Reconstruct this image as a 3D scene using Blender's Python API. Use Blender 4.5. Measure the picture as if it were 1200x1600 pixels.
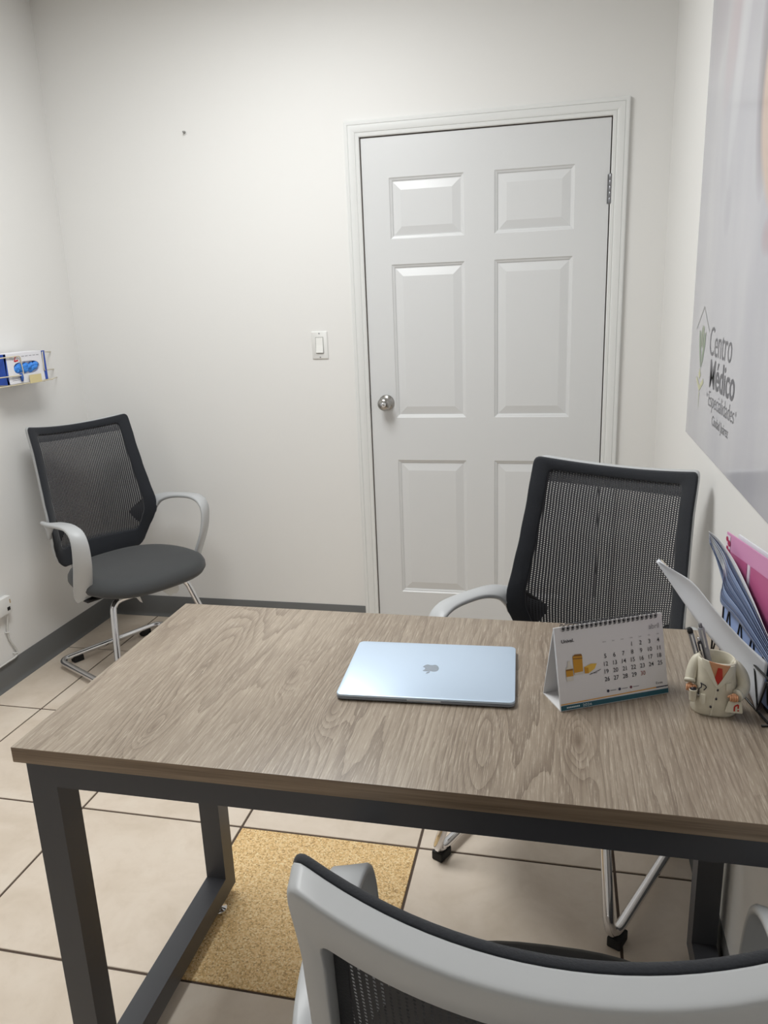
import bpy, bmesh, math, random
from mathutils import Vector, Matrix
random.seed(7)
for o in list(bpy.data.objects): bpy.data.objects.remove(o)
S = bpy.context.scene
COL = S.collection

# ------------------------------------------------------------------ camera, world, light, exposure
def cam_matrix(loc, yaw, pitch, roll):
    cy, sy = math.cos(yaw), math.sin(yaw)
    f = Vector((-sy*math.cos(pitch), cy*math.cos(pitch), -math.sin(pitch)))
    r = Vector((cy, sy, 0)); u = r.cross(f)
    c, s = math.cos(roll), math.sin(roll)
    r2 = c*r + s*u; u2 = -s*r + c*u
    m = Matrix((r2, u2, -f)).transposed().to_4x4(); m.translation = loc
    return m
cd = bpy.data.cameras.new('camera'); cam = bpy.data.objects.new('camera', cd); COL.objects.link(cam)
cd.sensor_fit = 'VERTICAL'; cd.sensor_height = 36.0; cd.lens = 36.0*1207.67/1600.0; cd.clip_start = 0.02
cam.matrix_world = cam_matrix(Vector((1.9526, -3.1605, 1.4313)), 0.2297, 0.2660, -0.0388)
S.camera = cam
W = bpy.data.worlds.new('world'); S.world = W; W.use_nodes = True
W.node_tree.nodes['Background'].inputs[0].default_value = (0.8, 0.85, 0.9, 1)
W.node_tree.nodes['Background'].inputs[1].default_value = 0.05
S.view_settings.view_transform = 'Standard'; S.view_settings.look = 'None'
S.view_settings.gamma = 1.0; S.view_settings.use_curve_mapping = False
S.view_settings.exposure = 0.0
CEIL = 2.69; XL = -0.171; XR = 2.318; YREAR = -4.05
LIGHT_C = (0.97, -1.42); LIGHT_S = (0.58, 1.18); LIGHT_W = 33.0
ld = bpy.data.lights.new('ceiling_panel_light', 'AREA'); ld.shape = 'RECTANGLE'
ld.size, ld.size_y = LIGHT_S; ld.energy = LIGHT_W; ld.color = (0.96, 0.99, 1.0)
lo = bpy.data.objects.new('ceiling_panel_light', ld); COL.objects.link(lo)
lo.location = (LIGHT_C[0], LIGHT_C[1], CEIL - 0.03)

# ------------------------------------------------------------------ helpers
def lin(c):
    return tuple(((v/255)/12.92 if v/255 <= 0.04045 else ((v/255+0.055)/1.055)**2.4) for v in c) + (1.0,)
class NT:
    def __init__(s, m): s.t = m.node_tree; s.n = s.t.nodes; s.l = s.t.links
    def add(s, typ, **kw):
        n = s.n.new(typ)
        for k, v in kw.items(): setattr(n, k, v)
        return n
    def link(s, a, b): s.l.new(a, b)
    def val(s, sock, v):
        if hasattr(v, 'is_linked') or hasattr(v, 'links'): s.l.new(v, sock)
        else: sock.default_value = v
    def math(s, op, a, b=0.0, c=0.0, clamp=False):
        n = s.add('ShaderNodeMath', operation=op, use_clamp=clamp)
        for i, v in enumerate((a, b, c)): s.val(n.inputs[i], v)
        return n.outputs[0]
    def mix(s, f, a, b, blend='MIX'):
        n = s.add('ShaderNodeMix', data_type='RGBA', blend_type=blend)
        s.val(n.inputs[0], f); s.val(n.inputs[6], a); s.val(n.inputs[7], b)
        return n.outputs[2]
    def noise(s, vec, scale, detail=2, rough=0.5, dist=0.0):
        n = s.add('ShaderNodeTexNoise'); s.l.new(vec, n.inputs['Vector'])
        n.inputs['Scale'].default_value = scale; n.inputs['Detail'].default_value = detail
        n.inputs['Roughness'].default_value = rough; n.inputs['Distortion'].default_value = dist
        return n.outputs['Fac']
    def ramp(s, f, stops):
        n = s.add('ShaderNodeValToRGB'); e = n.color_ramp.elements
        e[0].position, e[0].color = stops[0]; e[1].position, e[1].color = stops[-1]
        for p, c in stops[1:-1]:
            q = e.new(p); q.color = c
        s.l.new(f, n.inputs[0]); return n.outputs[0]
    def mapping(s, vec, scale=(1, 1, 1), loc=(0, 0, 0), rot=(0, 0, 0)):
        n = s.add('ShaderNodeMapping'); s.l.new(vec, n.inputs[0])
        n.inputs['Scale'].default_value = scale; n.inputs['Location'].default_value = loc; n.inputs['Rotation'].default_value = rot
        return n.outputs[0]
    def objco(s): return s.add('ShaderNodeTexCoord').outputs['Object']
    def bump(s, h, strength, dist=0.001):
        n = s.add('ShaderNodeBump'); n.inputs['Strength'].default_value = strength; n.inputs['Distance'].default_value = dist
        s.l.new(h, n.inputs['Height']); s.l.new(n.outputs[0], s.b.inputs['Normal'])
MATS = {}
def mat(name, c, rough=0.5, metal=0.0, spec=0.5, coat=0.0, emit=None, bump=None, var=None, sheen=0.0):
    if name in MATS: return MATS[name]
    m = bpy.data.materials.new(name); m.use_nodes = True; t = NT(m); b = t.n['Principled BSDF']; t.b = b
    b.inputs['Base Color'].default_value = lin(c); b.inputs['Roughness'].default_value = rough
    b.inputs['Metallic'].default_value = metal; b.inputs['Specular IOR Level'].default_value = spec
    b.inputs['Coat Weight'].default_value = coat; b.inputs['Coat Roughness'].default_value = 0.05
    b.inputs['Sheen Weight'].default_value = sheen
    if emit:
        b.inputs['Emission Color'].default_value = lin(emit[0]); b.inputs['Emission Strength'].default_value = emit[1]
    if var:   # (scale, amount) gentle colour variation
        f = t.noise(t.objco(), var[0], 3)
        lo_ = tuple(x*(1-var[1]) for x in lin(c)[:3]) + (1,); hi = tuple(min(1, x*(1+var[1])) for x in lin(c)[:3]) + (1,)
        t.link(t.ramp(f, [(0.3, lo_), (0.7, hi)]), b.inputs['Base Color'])
    if bump:  # (scale, strength, dist)
        t.bump(t.noise(t.objco(), bump[0], 3), bump[1], bump[2])
    MATS[name] = m; m['_'] = 0
    return m
def nodemat(name, rough=0.5):
    m = bpy.data.materials.new(name); m.use_nodes = True; t = NT(m); t.b = t.n['Principled BSDF']
    t.b.inputs['Roughness'].default_value = rough; MATS[name] = m
    return m, t

def link(name, me, m=None, parent=None, smooth=False, loc=None, rot=None):
    o = bpy.data.objects.new(name, me); COL.objects.link(o)
    if m is not None and not me.materials: me.materials.append(m)
    if smooth:
        for p in me.polygons: p.use_smooth = True
    if parent: o.parent = parent
    if loc is not None: o.location = loc
    if rot is not None: o.rotation_euler = rot
    return o
def bm_mesh(name, bm, norm=True):
    if norm: bmesh.ops.recalc_face_normals(bm, faces=bm.faces[:])
    me = bpy.data.meshes.new(name); bm.to_mesh(me); bm.free(); return me
def obj(name, bm, m, parent=None, smooth=False, loc=None, rot=None, angle=None, norm=True):
    me = bm_mesh(name, bm, norm)
    o = link(name, me, m, parent, smooth or angle is not None, loc, rot)
    if angle is not None:
        try: me.set_sharp_from_angle(angle=math.radians(angle))
        except Exception: pass
    return o
def pyd(name, vs, fs, m, parent=None, smooth=False, **kw):
    me = bpy.data.meshes.new(name); me.from_pydata([tuple(v) for v in vs], [], fs); me.update()
    b = bmesh.new(); b.from_mesh(me); bmesh.ops.recalc_face_normals(b, faces=b.faces[:]); b.to_mesh(me); b.free()
    return link(name, me, m, parent, smooth, **kw)
def tag(o, label=None, cat=None, group=None, kind=None):
    if label: o['label'] = label
    if cat: o['category'] = cat
    if group: o['group'] = group
    if kind: o['kind'] = kind
    return o
def empty(name, loc=(0, 0, 0), rz=0.0):
    o = bpy.data.objects.new(name, None); COL.objects.link(o); o.location = loc; o.rotation_euler = (0, 0, rz)
    o.empty_display_size = 0.05; return o
def add_box(bm, x0, x1, y0, y1, z0, z1, bev=0.0, seg=2):
    r = bmesh.ops.create_cube(bm, size=1.0)
    vs = r['verts']
    for v in vs:
        v.co = Vector((x0 if v.co.x < 0 else x1, y0 if v.co.y < 0 else y1, z0 if v.co.z < 0 else z1))
    if bev > 0:
        es = list({e for v in vs for e in v.link_edges})
        bmesh.ops.bevel(bm, geom=es, offset=bev, segments=seg, profile=0.6, affect='EDGES')
def box(name, x0, x1, y0, y1, z0, z1, m, parent=None, bev=0.0, seg=2, **kw):
    bm = bmesh.new(); add_box(bm, x0, x1, y0, y1, z0, z1, bev, seg)
    return obj(name, bm, m, parent, angle=35 if bev > 0 else None, **kw)
def add_rings(bm, rings, closed=True, cap0=True, cap1=True):
    V = [[bm.verts.new(p) for p in r] for r in rings]
    n = len(rings[0])
    for a, b in zip(V[:-1], V[1:]):
        for i in range(n if closed else n-1):
            j = (i+1) % n
            bm.faces.new((a[i], a[j], b[j], b[i]))
    if closed and cap0: bm.faces.new(V[0][::-1])
    if closed and cap1: bm.faces.new(V[-1])
    return V
def lathe(bm, prof, n=24, axis='z', origin=(0, 0, 0)):
    rings = []
    for r, h in prof:
        ring = []
        for i in range(n):
            a = 2*math.pi*i/n
            p = {'z': (r*math.cos(a), r*math.sin(a), h), 'y': (r*math.cos(a), h, r*math.sin(a)), 'x': (h, r*math.cos(a), r*math.sin(a))}[axis]
            ring.append(Vector(p)+Vector(origin))
        rings.append(ring)
    add_rings(bm, rings)
def fillet(path, rads, seg=6):
    """Round the inner corners of an open polyline."""
    P = [Vector(p) for p in path]; out = [P[0]]
    for i in range(1, len(P)-1):
        a, b, c = P[i-1], P[i], P[i+1]; r = rads if not hasattr(rads, '__len__') else rads[i]
        d1 = (a-b).normalized(); d2 = (c-b).normalized()
        ang = d1.angle(d2)
        t = min(r/math.tan(ang/2), (a-b).length*0.49, (c-b).length*0.49)
        p0, p2 = b+d1*t, b+d2*t
        for k in range(seg+1):
            s = k/seg
            out.append(p0*(1-s)**2 + b*2*s*(1-s) + p2*s*s)
    out.append(P[-1]); return out
def add_tube(bm, pts, r, n=10, closed=False, caps=True):
    P = [Vector(p) for p in pts]
    if closed and (P[0]-P[-1]).length < 1e-6: P = P[:-1]
    N = len(P); rings = []; up = None
    R = r if hasattr(r, '__len__') else [r]*N
    for i in range(N):
        if closed: t = (P[(i+1) % N]-P[i-1]).normalized()
        else: t = (P[min(i+1, N-1)]-P[max(i-1, 0)]).normalized()
        if up is None:
            up = Vector((0, 0, 1)) if abs(t.z) < 0.9 else Vector((1, 0, 0))
        up = (up - t*up.dot(t)).normalized(); s = t.cross(up)
        rings.append([P[i]+(up*math.cos(2*math.pi*k/n)+s*math.sin(2*math.pi*k/n))*R[i] for k in range(n)])
    if closed:
        rings.append(rings[0])
        V = [[bm.verts.new(p) for p in q] for q in rings[:-1]]
        # match start ring by least twist
        best = min(range(n), key=lambda o: sum((V[-1][k].co-V[0][(k+o) % n].co).length for k in range(n)))
        for a, b in zip(V[:-1], V[1:]):
            for i in range(n): j = (i+1) % n; bm.faces.new((a[i], a[j], b[j], b[i]))
        a, b = V[-1], [V[0][(k+best) % n] for k in range(n)]
        for i in range(n): j = (i+1) % n; bm.faces.new((a[i], a[j], b[j], b[i]))
    else:
        add_rings(bm, rings, True, caps, caps)
def tube(name, pts, r, m, parent=None, n=10, closed=False, **kw):
    bm = bmesh.new(); add_tube(bm, pts, r, n, closed); return obj(name, bm, m, parent, smooth=True, **kw)
def catmull(P, k=6):
    out = []
    for i in range(len(P)-1):
        p0 = P[max(i-1, 0)]; p1 = P[i]; p2 = P[i+1]; p3 = P[min(i+2, len(P)-1)]
        for s in range(k):
            t = s/k
            out.append(tuple(0.5*(2*b+(c-a)*t+(2*a-5*b+4*c-d)*t*t+(3*b-a-3*c+d)*t**3) for a, b, c, d in zip(p0, p1, p2, p3)))
    out.append(tuple(P[-1])); return out
def interp(tab, x):
    if x <= tab[0][0]: return tab[0][1]
    for (a, va), (b, vb) in zip(tab[:-1], tab[1:]):
        if x <= b:
            t = (x-a)/(b-a); t = t*t*(3-2*t)*0.35 + t*0.65
            return va+(vb-va)*t
    return tab[-1][1]
def text_geo(s, bold=0.0):
    """Outline of a line of lettering as (verts2d, faces), scaled to a unit box."""
    cu = bpy.data.curves.new('lettering', 'FONT'); cu.body = s; cu.offset = bold; cu.resolution_u = 3
    o = bpy.data.objects.new('lettering', cu); COL.objects.link(o)
    dg = bpy.context.evaluated_depsgraph_get(); me = bpy.data.meshes.new_from_object(o.evaluated_get(dg))
    vs = [(v.co.x, v.co.y) for v in me.vertices]; fs = [tuple(p.vertices) for p in me.polygons]
    bpy.data.objects.remove(o); bpy.data.meshes.remove(me); bpy.data.curves.remove(cu)
    return vs, fs
class Print:
    """Flat print collected on a plane: origin, right, up, normal."""
    def __init__(s, org, right, up):
        s.o = Vector(org); s.r = Vector(right).normalized(); s.u = Vector(up).normalized(); s.n = s.r.cross(s.u); s.lay = []
    def p(s, a, b, h=0.0004): return s.o + s.r*a + s.u*b + s.n*h
    def add(s, key, vs, fs, h=0.0004):
        s.lay.append((key, [s.p(a, b, h) for a, b in vs], list(fs)))
    def text(s, key, txt, a0, b0, a1=None, height=None, bold=0.0, b1=None, shear=0.0, h=0.0004):
        vs, fs = text_geo(txt, bold)
        x0 = min(v[0] for v in vs); x1 = max(v[0] for v in vs); y0 = min(v[1] for v in vs); y1 = max(v[1] for v in vs)
        sy = (b1-b0)/(y1-y0) if b1 is not None else height/0.7
        sx = (a1-a0)/(x1-x0) if a1 is not None else sy
        yb = y0 if b1 is not None else 0
        s.add(key, [(a0+(x-x0)*sx, b0+(y-yb)*sy) for x, y in vs], fs, h)
    def ctext(s, key, txt, ac, b0, height, bold=0.0, squeeze=1.0, h=0.0004):
        vs, fs = text_geo(txt, bold); sy = height/0.7; sx = sy*squeeze
        x0 = min(v[0] for v in vs); x1 = max(v[0] for v in vs)
        s.add(key, [(ac+(x-(x0+x1)/2)*sx, b0+y*sy) for x, y in vs], fs, h)
    def poly(s, key, pts, h=0.0004): s.add(key, pts, [tuple(range(len(pts)))], h)
    def rect(s, key, a0, b0, a1, b1, h=0.0004): s.poly(key, [(a0, b0), (a1, b0), (a1, b1), (a0, b1)], h)
    def line(s, key, a, b, w, h=0.0004):
        d = Vector((b[0]-a[0], b[1]-a[1])).normalized(); n = (-d.y*w/2, d.x*w/2)
        s.poly(key, [(a[0]+n[0], a[1]+n[1]), (a[0]-n[0], a[1]-n[1]), (b[0]-n[0], b[1]-n[1]), (b[0]+n[0], b[1]+n[1])], h)
    def disc(s, key, a, b, r, n=16, h=0.0004, ry=None):
        s.poly(key, [(a+r*math.cos(2*math.pi*i/n), b+(ry or r)*math.sin(2*math.pi*i/n)) for i in range(n)], h)
    def build(s, spec, parent):
        for key, V, F in s.lay:
            name, m = spec[key]; me = bpy.data.meshes.new(name); me.from_pydata([tuple(v) for v in V], [], F); me.update(); link(name, me, m, parent)

# ------------------------------------------------------------------ materials
M_WALL = mat('wall_paint', (229, 228, 226), 0.55, bump=(160, 0.08, 0.001), spec=0.35)
M_CEIL = mat('ceiling_paint', (232, 231, 226), 0.8)
M_DOOR = mat('door_paint', (215, 216, 217), 0.32, spec=0.45)
M_TRIM = mat('trim_paint', (224, 225, 224), 0.35)
M_BASE = mat('vinyl_base', (104, 105, 105), 0.45)
M_GROUT = mat('grout', (86, 72, 62), 0.9)
M_FRAME = mat('grey_powder_coat', (72, 73, 78), 0.42)
M_CHROME = mat('chrome', (225, 225, 228), 0.08, metal=1.0)
M_NICKEL = mat('satin_nickel', (165, 163, 160), 0.25, metal=1.0)
M_HINGE = mat('hinge_steel', (140, 141, 145), 0.35, metal=0.9)
M_PLAS = mat('grey_plastic', (186, 188, 190), 0.42)
M_RUBBER = mat('black_rubber', (18, 18, 19), 0.7)
M_WHITE = mat('white_plastic', (226, 226, 224), 0.4)
M_DARK = mat('dark_gap', (20, 20, 22), 0.8)
M_BLK = mat('black_wire', (14, 14, 15), 0.35)

def fabric(name, c, c2, scale):
    m, t = nodemat(name, 0.85); co = t.objco()
    w = t.noise(t.mapping(co, (scale, scale, scale)), 1.0, 2)
    t.link(t.mix(w, lin(c), lin(c2)), t.b.inputs['Base Color']); t.bump(w, 0.35, 0.001)
    t.b.inputs['Sheen Weight'].default_value = 0.15
    return m
M_SEAT = fabric('charcoal_fabric', (52, 54, 56), (68, 70, 72), 700)
M_FAB = fabric('black_knit_border', (19, 21, 27), (33, 37, 45), 420)
def mesh_fabric():
    m, t = nodemat('black_mesh', 0.7)
    uv = t.add('ShaderNodeTexCoord').outputs['UV']; sp = t.add('ShaderNodeSeparateXYZ'); t.link(uv, sp.inputs[0])
    px, pz = 0.0072, 0.0054
    cx = t.math('DIVIDE', sp.outputs[0], px)
    col = t.math('FLOOR', cx); fx = t.math('ABSOLUTE', t.math('SUBTRACT', t.math('FRACT', cx), 0.5))
    sh = t.math('MULTIPLY', t.math('MODULO', col, 2.0), 0.5)
    fz = t.math('ABSOLUTE', t.math('SUBTRACT', t.math('FRACT', t.math('ADD', t.math('DIVIDE', sp.outputs[1], pz), sh)), 0.5))
    hole = t.math('MULTIPLY', t.math('LESS_THAN', fx, 0.165), t.math('LESS_THAN', fz, 0.25))
    t.b.inputs['Base Color'].default_value = lin((46, 47, 52))
    tr = t.add('ShaderNodeBsdfTransparent'); mx = t.add('ShaderNodeMixShader')
    t.link(hole, mx.inputs[0]); t.link(t.b.outputs[0], mx.inputs[1]); t.link(tr.outputs[0], mx.inputs[2])
    t.link(mx.outputs[0], t.n['Material Output'].inputs[0])
    return m
M_MESH = mesh_fabric()

def wood(name, edge=False):
    m, t = nodemat(name, 0.38); co = t.objco()
    if edge:
        v = t.mapping(co, (3, 40, 120))
        f = t.noise(v, 1.6, 5, 0.6); g = t.noise(t.mapping(co, (8, 200, 420)), 1.0, 3, 0.6)
        c = t.ramp(f, [(0.3, lin((122, 103, 84))), (0.7, lin((166, 145, 122)))])
        c = t.mix(t.math('MULTIPLY', g, 0.35), c, lin((98, 82, 66)))
        t.link(c, t.b.inputs['Base Color']); t.bump(g, 0.2, 0.0005); return m
    sp = t.add('ShaderNodeSeparateXYZ'); t.link(co, sp.inputs[0]); X, Y = sp.outputs[0], sp.outputs[1]
    # growth-ring field: stretched along the depth of the top, pushed aside round knots
    big = t.noise(t.mapping(co, (4.4, 0.50, 1)), 1.0, 2, 0.45)
    med = t.noise(t.mapping(co, (18, 3.0, 1)), 1.0, 2, 0.5)
    fld = t.math('ADD', t.math('MULTIPLY', X, 5.5), t.math('MULTIPLY', big, 2.4))
    fld = t.math('ADD', fld, t.math('MULTIPLY', med, 0.22))
    knot_mask = None
    for kx, ky, sx, sy, amp in [(-0.415, 0.02, .050, .26, 1.0), (-0.47, 0.26, .045, .20, .8), (-0.235, 0.0, .022, .075, .75), (-0.125, -0.10, .026, .095, .9), (-0.40, -0.21, .016, .055, .5), (0.275, -0.14, .024, .085, .8), (0.50, -0.12, .05, .30, .9), (0.13, -0.17, .035, .20, .7)]:
        dx = t.math('DIVIDE', t.math('SUBTRACT', X, kx), sx); dy = t.math('DIVIDE', t.math('SUBTRACT', Y, ky), sy)
        r2 = t.math('ADD', t.math('MULTIPLY', dx, dx), t.math('MULTIPLY', dy, dy))
        g = t.math('EXPONENT', t.math('MULTIPLY', r2, -1.0))
        fld = t.math('ADD', fld, t.math('MULTIPLY', g, amp*0.75))
        if sy < 0.1:
            q = t.math('EXPONENT', t.math('MULTIPLY', r2, -9.0))
            knot_mask = q if knot_mask is None else t.math('ADD', knot_mask, q)
    warp = t.noise(t.mapping(co, (60, 6, 1)), 1.0, 2, 0.5)
    ph = t.math('ADD', t.math('MULTIPLY', fld, 9.0), t.math('MULTIPLY', warp, 0.8))
    ring = t.math('POWER', t.math('FRACT', ph), 2.4)
    cnt = t.noise(t.mapping(co, (8, 1.2, 1), (7, 2, 0)), 1.0, 2)
    ring = t.math('MULTIPLY', ring, t.math('MULTIPLY_ADD', cnt, 2.6, -0.55, clamp=True))
    fib = t.noise(t.mapping(co, (520, 22, 1)), 1.0, 4, 0.7)
    fib2 = t.noise(t.mapping(co, (300, 8, 1), (5, 3, 0)), 1.0, 4, 0.65)
    tone = t.noise(t.mapping(co, (9, 0.9, 1), (3, 1, 0)), 1.0, 2)
    c = t.ramp(tone, [(0.3, lin((146, 132, 116))), (0.7, lin((166, 153, 137)))])
    c = t.mix(t.math('MULTIPLY', ring, 0.75), c, lin((104, 89, 75)))
    c = t.mix(t.math('MULTIPLY', t.math('SUBTRACT', fib2, 0.46, clamp=True), 2.6, clamp=True), c, lin((112, 97, 83)))
    c = t.mix(t.math('MULTIPLY', t.math('SUBTRACT', fib, 0.52, clamp=True), 4.5, clamp=True), c, lin((190, 178, 162)))
    c = t.mix(t.math('MULTIPLY', knot_mask, 0.5, clamp=True), c, lin((96, 80, 66)))
    t.link(c, t.b.inputs['Base Color'])
    t.bump(fib, 0.12, 0.0006)
    return m
M_WOOD = wood('grey_oak_laminate'); M_EDGE = wood('oak_edge_band', True)
def tile_mat():
    m, t = nodemat('beige_ceramic', 0.36); co = t.objco()
    rnd = t.add('ShaderNodeObjectInfo').outputs['Random']
    off = t.add('ShaderNodeVectorMath', operation='ADD'); cmb = t.add('ShaderNodeCombineXYZ')
    t.link(t.math('MULTIPLY', rnd, 40), cmb.inputs[0]); t.link(t.math('MULTIPLY', rnd, 23), cmb.inputs[1])
    t.link(co, off.inputs[0]); t.link(cmb.outputs[0], off.inputs[1]); v = off.outputs[0]
    a = t.noise(v, 5, 4, 0.6, 0.6); b = t.noise(v, 26, 4, 0.65)
    c = t.ramp(a, [(0.3, lin((214, 199, 181))), (0.55, lin((226, 212, 196))), (0.75, lin((231, 219, 204)))])
    c = t.mix(t.math('MULTIPLY', t.math('SUBTRACT', b, 0.5, clamp=True), 0.9), c, lin((200, 184, 164)))
    t.link(c, t.b.inputs['Base Color']); t.bump(b, 0.08, 0.001)
    return m
M_TILE = tile_mat()
def cork_mat():
    m, t = nodemat('cork_speckle', 0.6); co = t.objco()
    vo = t.add('ShaderNodeTexVoronoi'); vo.inputs['Scale'].default_value = 290; t.link(co, vo.inputs['Vector'])
    sp = t.add('ShaderNodeSeparateColor'); t.link(vo.outputs['Color'], sp.inputs[0])
    c = t.ramp(sp.outputs[0], [(0.0, lin((166, 128, 80))), (0.25, lin((218, 180, 122))), (0.6, lin((236, 200, 142))), (1.0, lin((250, 230, 186)))])
    n = t.noise(co, 60, 3)
    c = t.mix(t.math('MULTIPLY', n, 0.35), c, lin((226, 188, 130)))
    t.link(c, t.b.inputs['Base Color']); t.bump(sp.outputs[0], 0.2, 0.0008)
    return m
M_CORK = cork_mat()

# ------------------------------------------------------------------ setting: floor, walls, ceiling
TS, TX0, TY0 = 0.5113, 0.0689, -0.3906
fl = box('floor', XL-0.1, XR+0.1, YREAR-0.1, 0.3, -0.06, -0.003, M_GROUT); tag(fl, 'floor of large beige ceramic tiles with dark grout', kind='structure')
cache = {}
def tile_mesh(w, h):
    k = (round(w, 4), round(h, 4))
    if k not in cache:
        bm = bmesh.new(); add_box(bm, -w/2, w/2, -h/2, h/2, -0.008, 0, 0.0012, 1); cache[k] = bm_mesh('tile', bm)
    return cache[k]
G = 0.0035
for i in range(-1, 6):
    for j in range(-1, 8):
        x0, x1 = max(TX0+i*TS, XL)+G, min(TX0+(i+1)*TS, XR)-G
        y1, y0 = min(TY0-j*TS, 0.04)-G, max(TY0-(j+1)*TS, YREAR)+G
        if x1-x0 < 0.01 or y1-y0 < 0.01: continue
        cork = (i == 2 and j == 2)
        me = tile_mesh(x1-x0, y1-y0)
        if cork: me = me.copy(); me.materials.clear()
        o = link('tile', me, M_CORK if cork else M_TILE, fl, loc=((x0+x1)/2, (y0+y1)/2, 0))
        if cork: o.name = 'cork_tile'; o['label'] = 'speckled golden cork tile set among the beige tiles'

QX0, QW, QH = 1.1769, 0.9328, 2.039; QX1 = QX0+QW
JG = 0.0042            # gap between slab and jamb
OX0, OX1, OZ = QX0-JG-0.018, QX1+JG+0.018, QH+JG+0.018
def wall(name, boxes, lab):
    bm = bmesh.new()
    for b in boxes: add_box(bm, *b)
    return tag(obj(name, bm, M_WALL), lab, kind='structure')
wall('wall_back', [(XL-0.1, OX0, 0, 0.1, -0.05, CEIL), (OX1, XR+0.1, 0, 0.1, -0.05, CEIL), (OX0, OX1, 0, 0.1, OZ, CEIL)], 'white back wall with the door')
wall('wall_left', [(XL-0.1, XL, YREAR, 0, -0.05, CEIL)], 'white left wall')
wall('wall_right', [(XR, XR+0.1, YREAR, 0, -0.05, CEIL)], 'white right wall with the poster')
wall('wall_front', [(XL-0.1, XR+0.1, YREAR-0.1, YREAR, -0.05, CEIL)], 'white wall behind the viewer')
tag(box('ceiling', XL-0.1, XR+0.1, YREAR-0.1, 0.1, CEIL, CEIL+0.06, M_CEIL), 'white ceiling', kind='structure')

def baseboard(name, p0, p1, inward):
    """Vinyl cove base swept along a straight wall: thin sheet with a toe at the floor."""
    prof = [(0.0, 0.0), (0.013, 0.0), (0.013, 0.002), (0.008, 0.007), (0.0045, 0.015), (0.0035, 0.024), (0.0035, 0.1005), (0.002, 0.1033), (0, 0.1033)]
    p0, p1, n = Vector(p0), Vector(p1), Vector(inward); bm = bmesh.new()
    add_rings(bm, [[p+n*a+Vector((0, 0, b)) for a, b in prof] for p in (p0, p1)])
    return tag(obj(name, bm, M_BASE, angle=40), 'grey vinyl cove baseboard', kind='structure')
CW = 0.0572
CX0, CX1 = QX0-JG-CW, QX1+JG+CW
baseboard('baseboard_back', (XL, 0, 0), (CX0, 0, 0), (0, -1, 0))
baseboard('baseboard_back_right', (CX1, 0, 0), (XR, 0, 0), (0, -1, 0))
baseboard('baseboard_left', (XL, YREAR, 0), (XL, 0, 0), (1, 0, 0))
baseboard('baseboard_right', (XR, YREAR, 0), (XR, 0, 0), (-1, 0, 0))

# door casing: mitred moulding round the opening
def casing():
    prof = [(0.0, 0.0), (0.0, 0.008), (0.003, 0.010), (0.012, 0.0115), (0.014, 0.0095), (0.017, 0.0125), (0.026, 0.0150), (0.036, 0.0165), (0.0405, 0.0165), (0.042, 0.0140), (0.044, 0.0165), (0.053, 0.0175), (0.0572, 0.0155), (0.0572, 0.0)]
    x0, x1, z = QX0-JG, QX1+JG, QH+JG
    path = [(x0, 0.0, -1, 0), (x0, z, -1, 1), (x1, z, 1, 1), (x1, 0.0, 1, 0)]
    bm = bmesh.new(); add_rings(bm, [[(px+dx*a, -d, pz+dz*a) for a, d in prof] for px, pz, dx, dz in path])
    return obj('trim_1', bm, M_TRIM, angle=20)
tr = tag(casing(), 'white moulded casing round the door', kind='structure')
bm = bmesh.new()
add_box(bm, OX0, QX0-JG, 0.0, 0.1, 0, OZ); add_box(bm, QX1+JG, OX1, 0.0, 0.1, 0, OZ); add_box(bm, QX0-JG, QX1+JG, 0.0, 0.1, QH+JG, OZ)
add_box(bm, QX0-JG, QX0+0.012, 0.042, 0.055, 0, OZ); add_box(bm, QX1-0.012, QX1+JG, 0.042, 0.055, 0, OZ); add_box(bm, QX0, QX1, 0.042, 0.055, QH-0.012, OZ)
tag(obj('trim_2', bm, mat('jamb_paint', (214, 204, 194), 0.5)), 'white jamb lining inside the door opening', kind='structure')

# six-panel door
cols = [(1.283, 1.5755), (1.6905, 1.9865)]; rows = [(0.181, 0.778), (0.958, 1.5705), (1.6655, 1.892)]
xs = [QX0]+[c for q in cols for c in q]+[QX1]; zs = [0.012]+[c for q in rows for c in q]+[QH]
bm = bmesh.new(); YF = 0.0015
gv = {}
for i, xx in enumerate(xs):
    for k, zz in enumerate(zs): gv[i, k] = bm.verts.new((xx, YF, zz))
for i in range(len(xs)-1):
    for k in range(len(zs)-1):
        if i in (1, 3) and k in (1, 3, 5): continue
        bm.faces.new((gv[i, k], gv[i+1, k], gv[i+1, k+1], gv[i, k+1]))
YB = 0.0405
add = [bm.verts.new(p) for p in ((QX0, YB, 0.012), (QX1, YB, 0.012), (QX1, YB, QH), (QX0, YB, QH))]
bm.faces.new(add)
nx, nz = len(xs)-1, len(zs)-1
bm.faces.new([gv[0, k] for k in range(nz+1)]+[add[3], add[0]]); bm.faces.new([gv[nx, k] for k in range(nz+1)]+[add[2], add[1]])
bm.faces.new([gv[i, 0] for i in range(nx+1)]+[add[1], add[0]]); bm.faces.new([gv[i, nz] for i in range(nx+1)]+[add[2], add[3]])
door = tag(obj('door_1', bm, M_DOOR), 'white six-panel door with satin nickel knob', kind='structure')
steps = [(0, 0), (0.004, 0.0035), (0.010, 0.0060), (0.013, 0.0095), (0.016, 0.0095), (0.046, 0.0020)]
for (x0, x1) in cols:
    for (z0, z1) in rows:
        bm = bmesh.new()
        add_rings(bm, [[(x0+a, YF+d, z0+a), (x1-a, YF+d, z0+a), (x1-a, YF+d, z1-a), (x0+a, YF+d, z1-a)] for a, d in steps], True, False, True)
        obj('door_panel', bm, M_DOOR, door, norm=False)
bm = bmesh.new()
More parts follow.
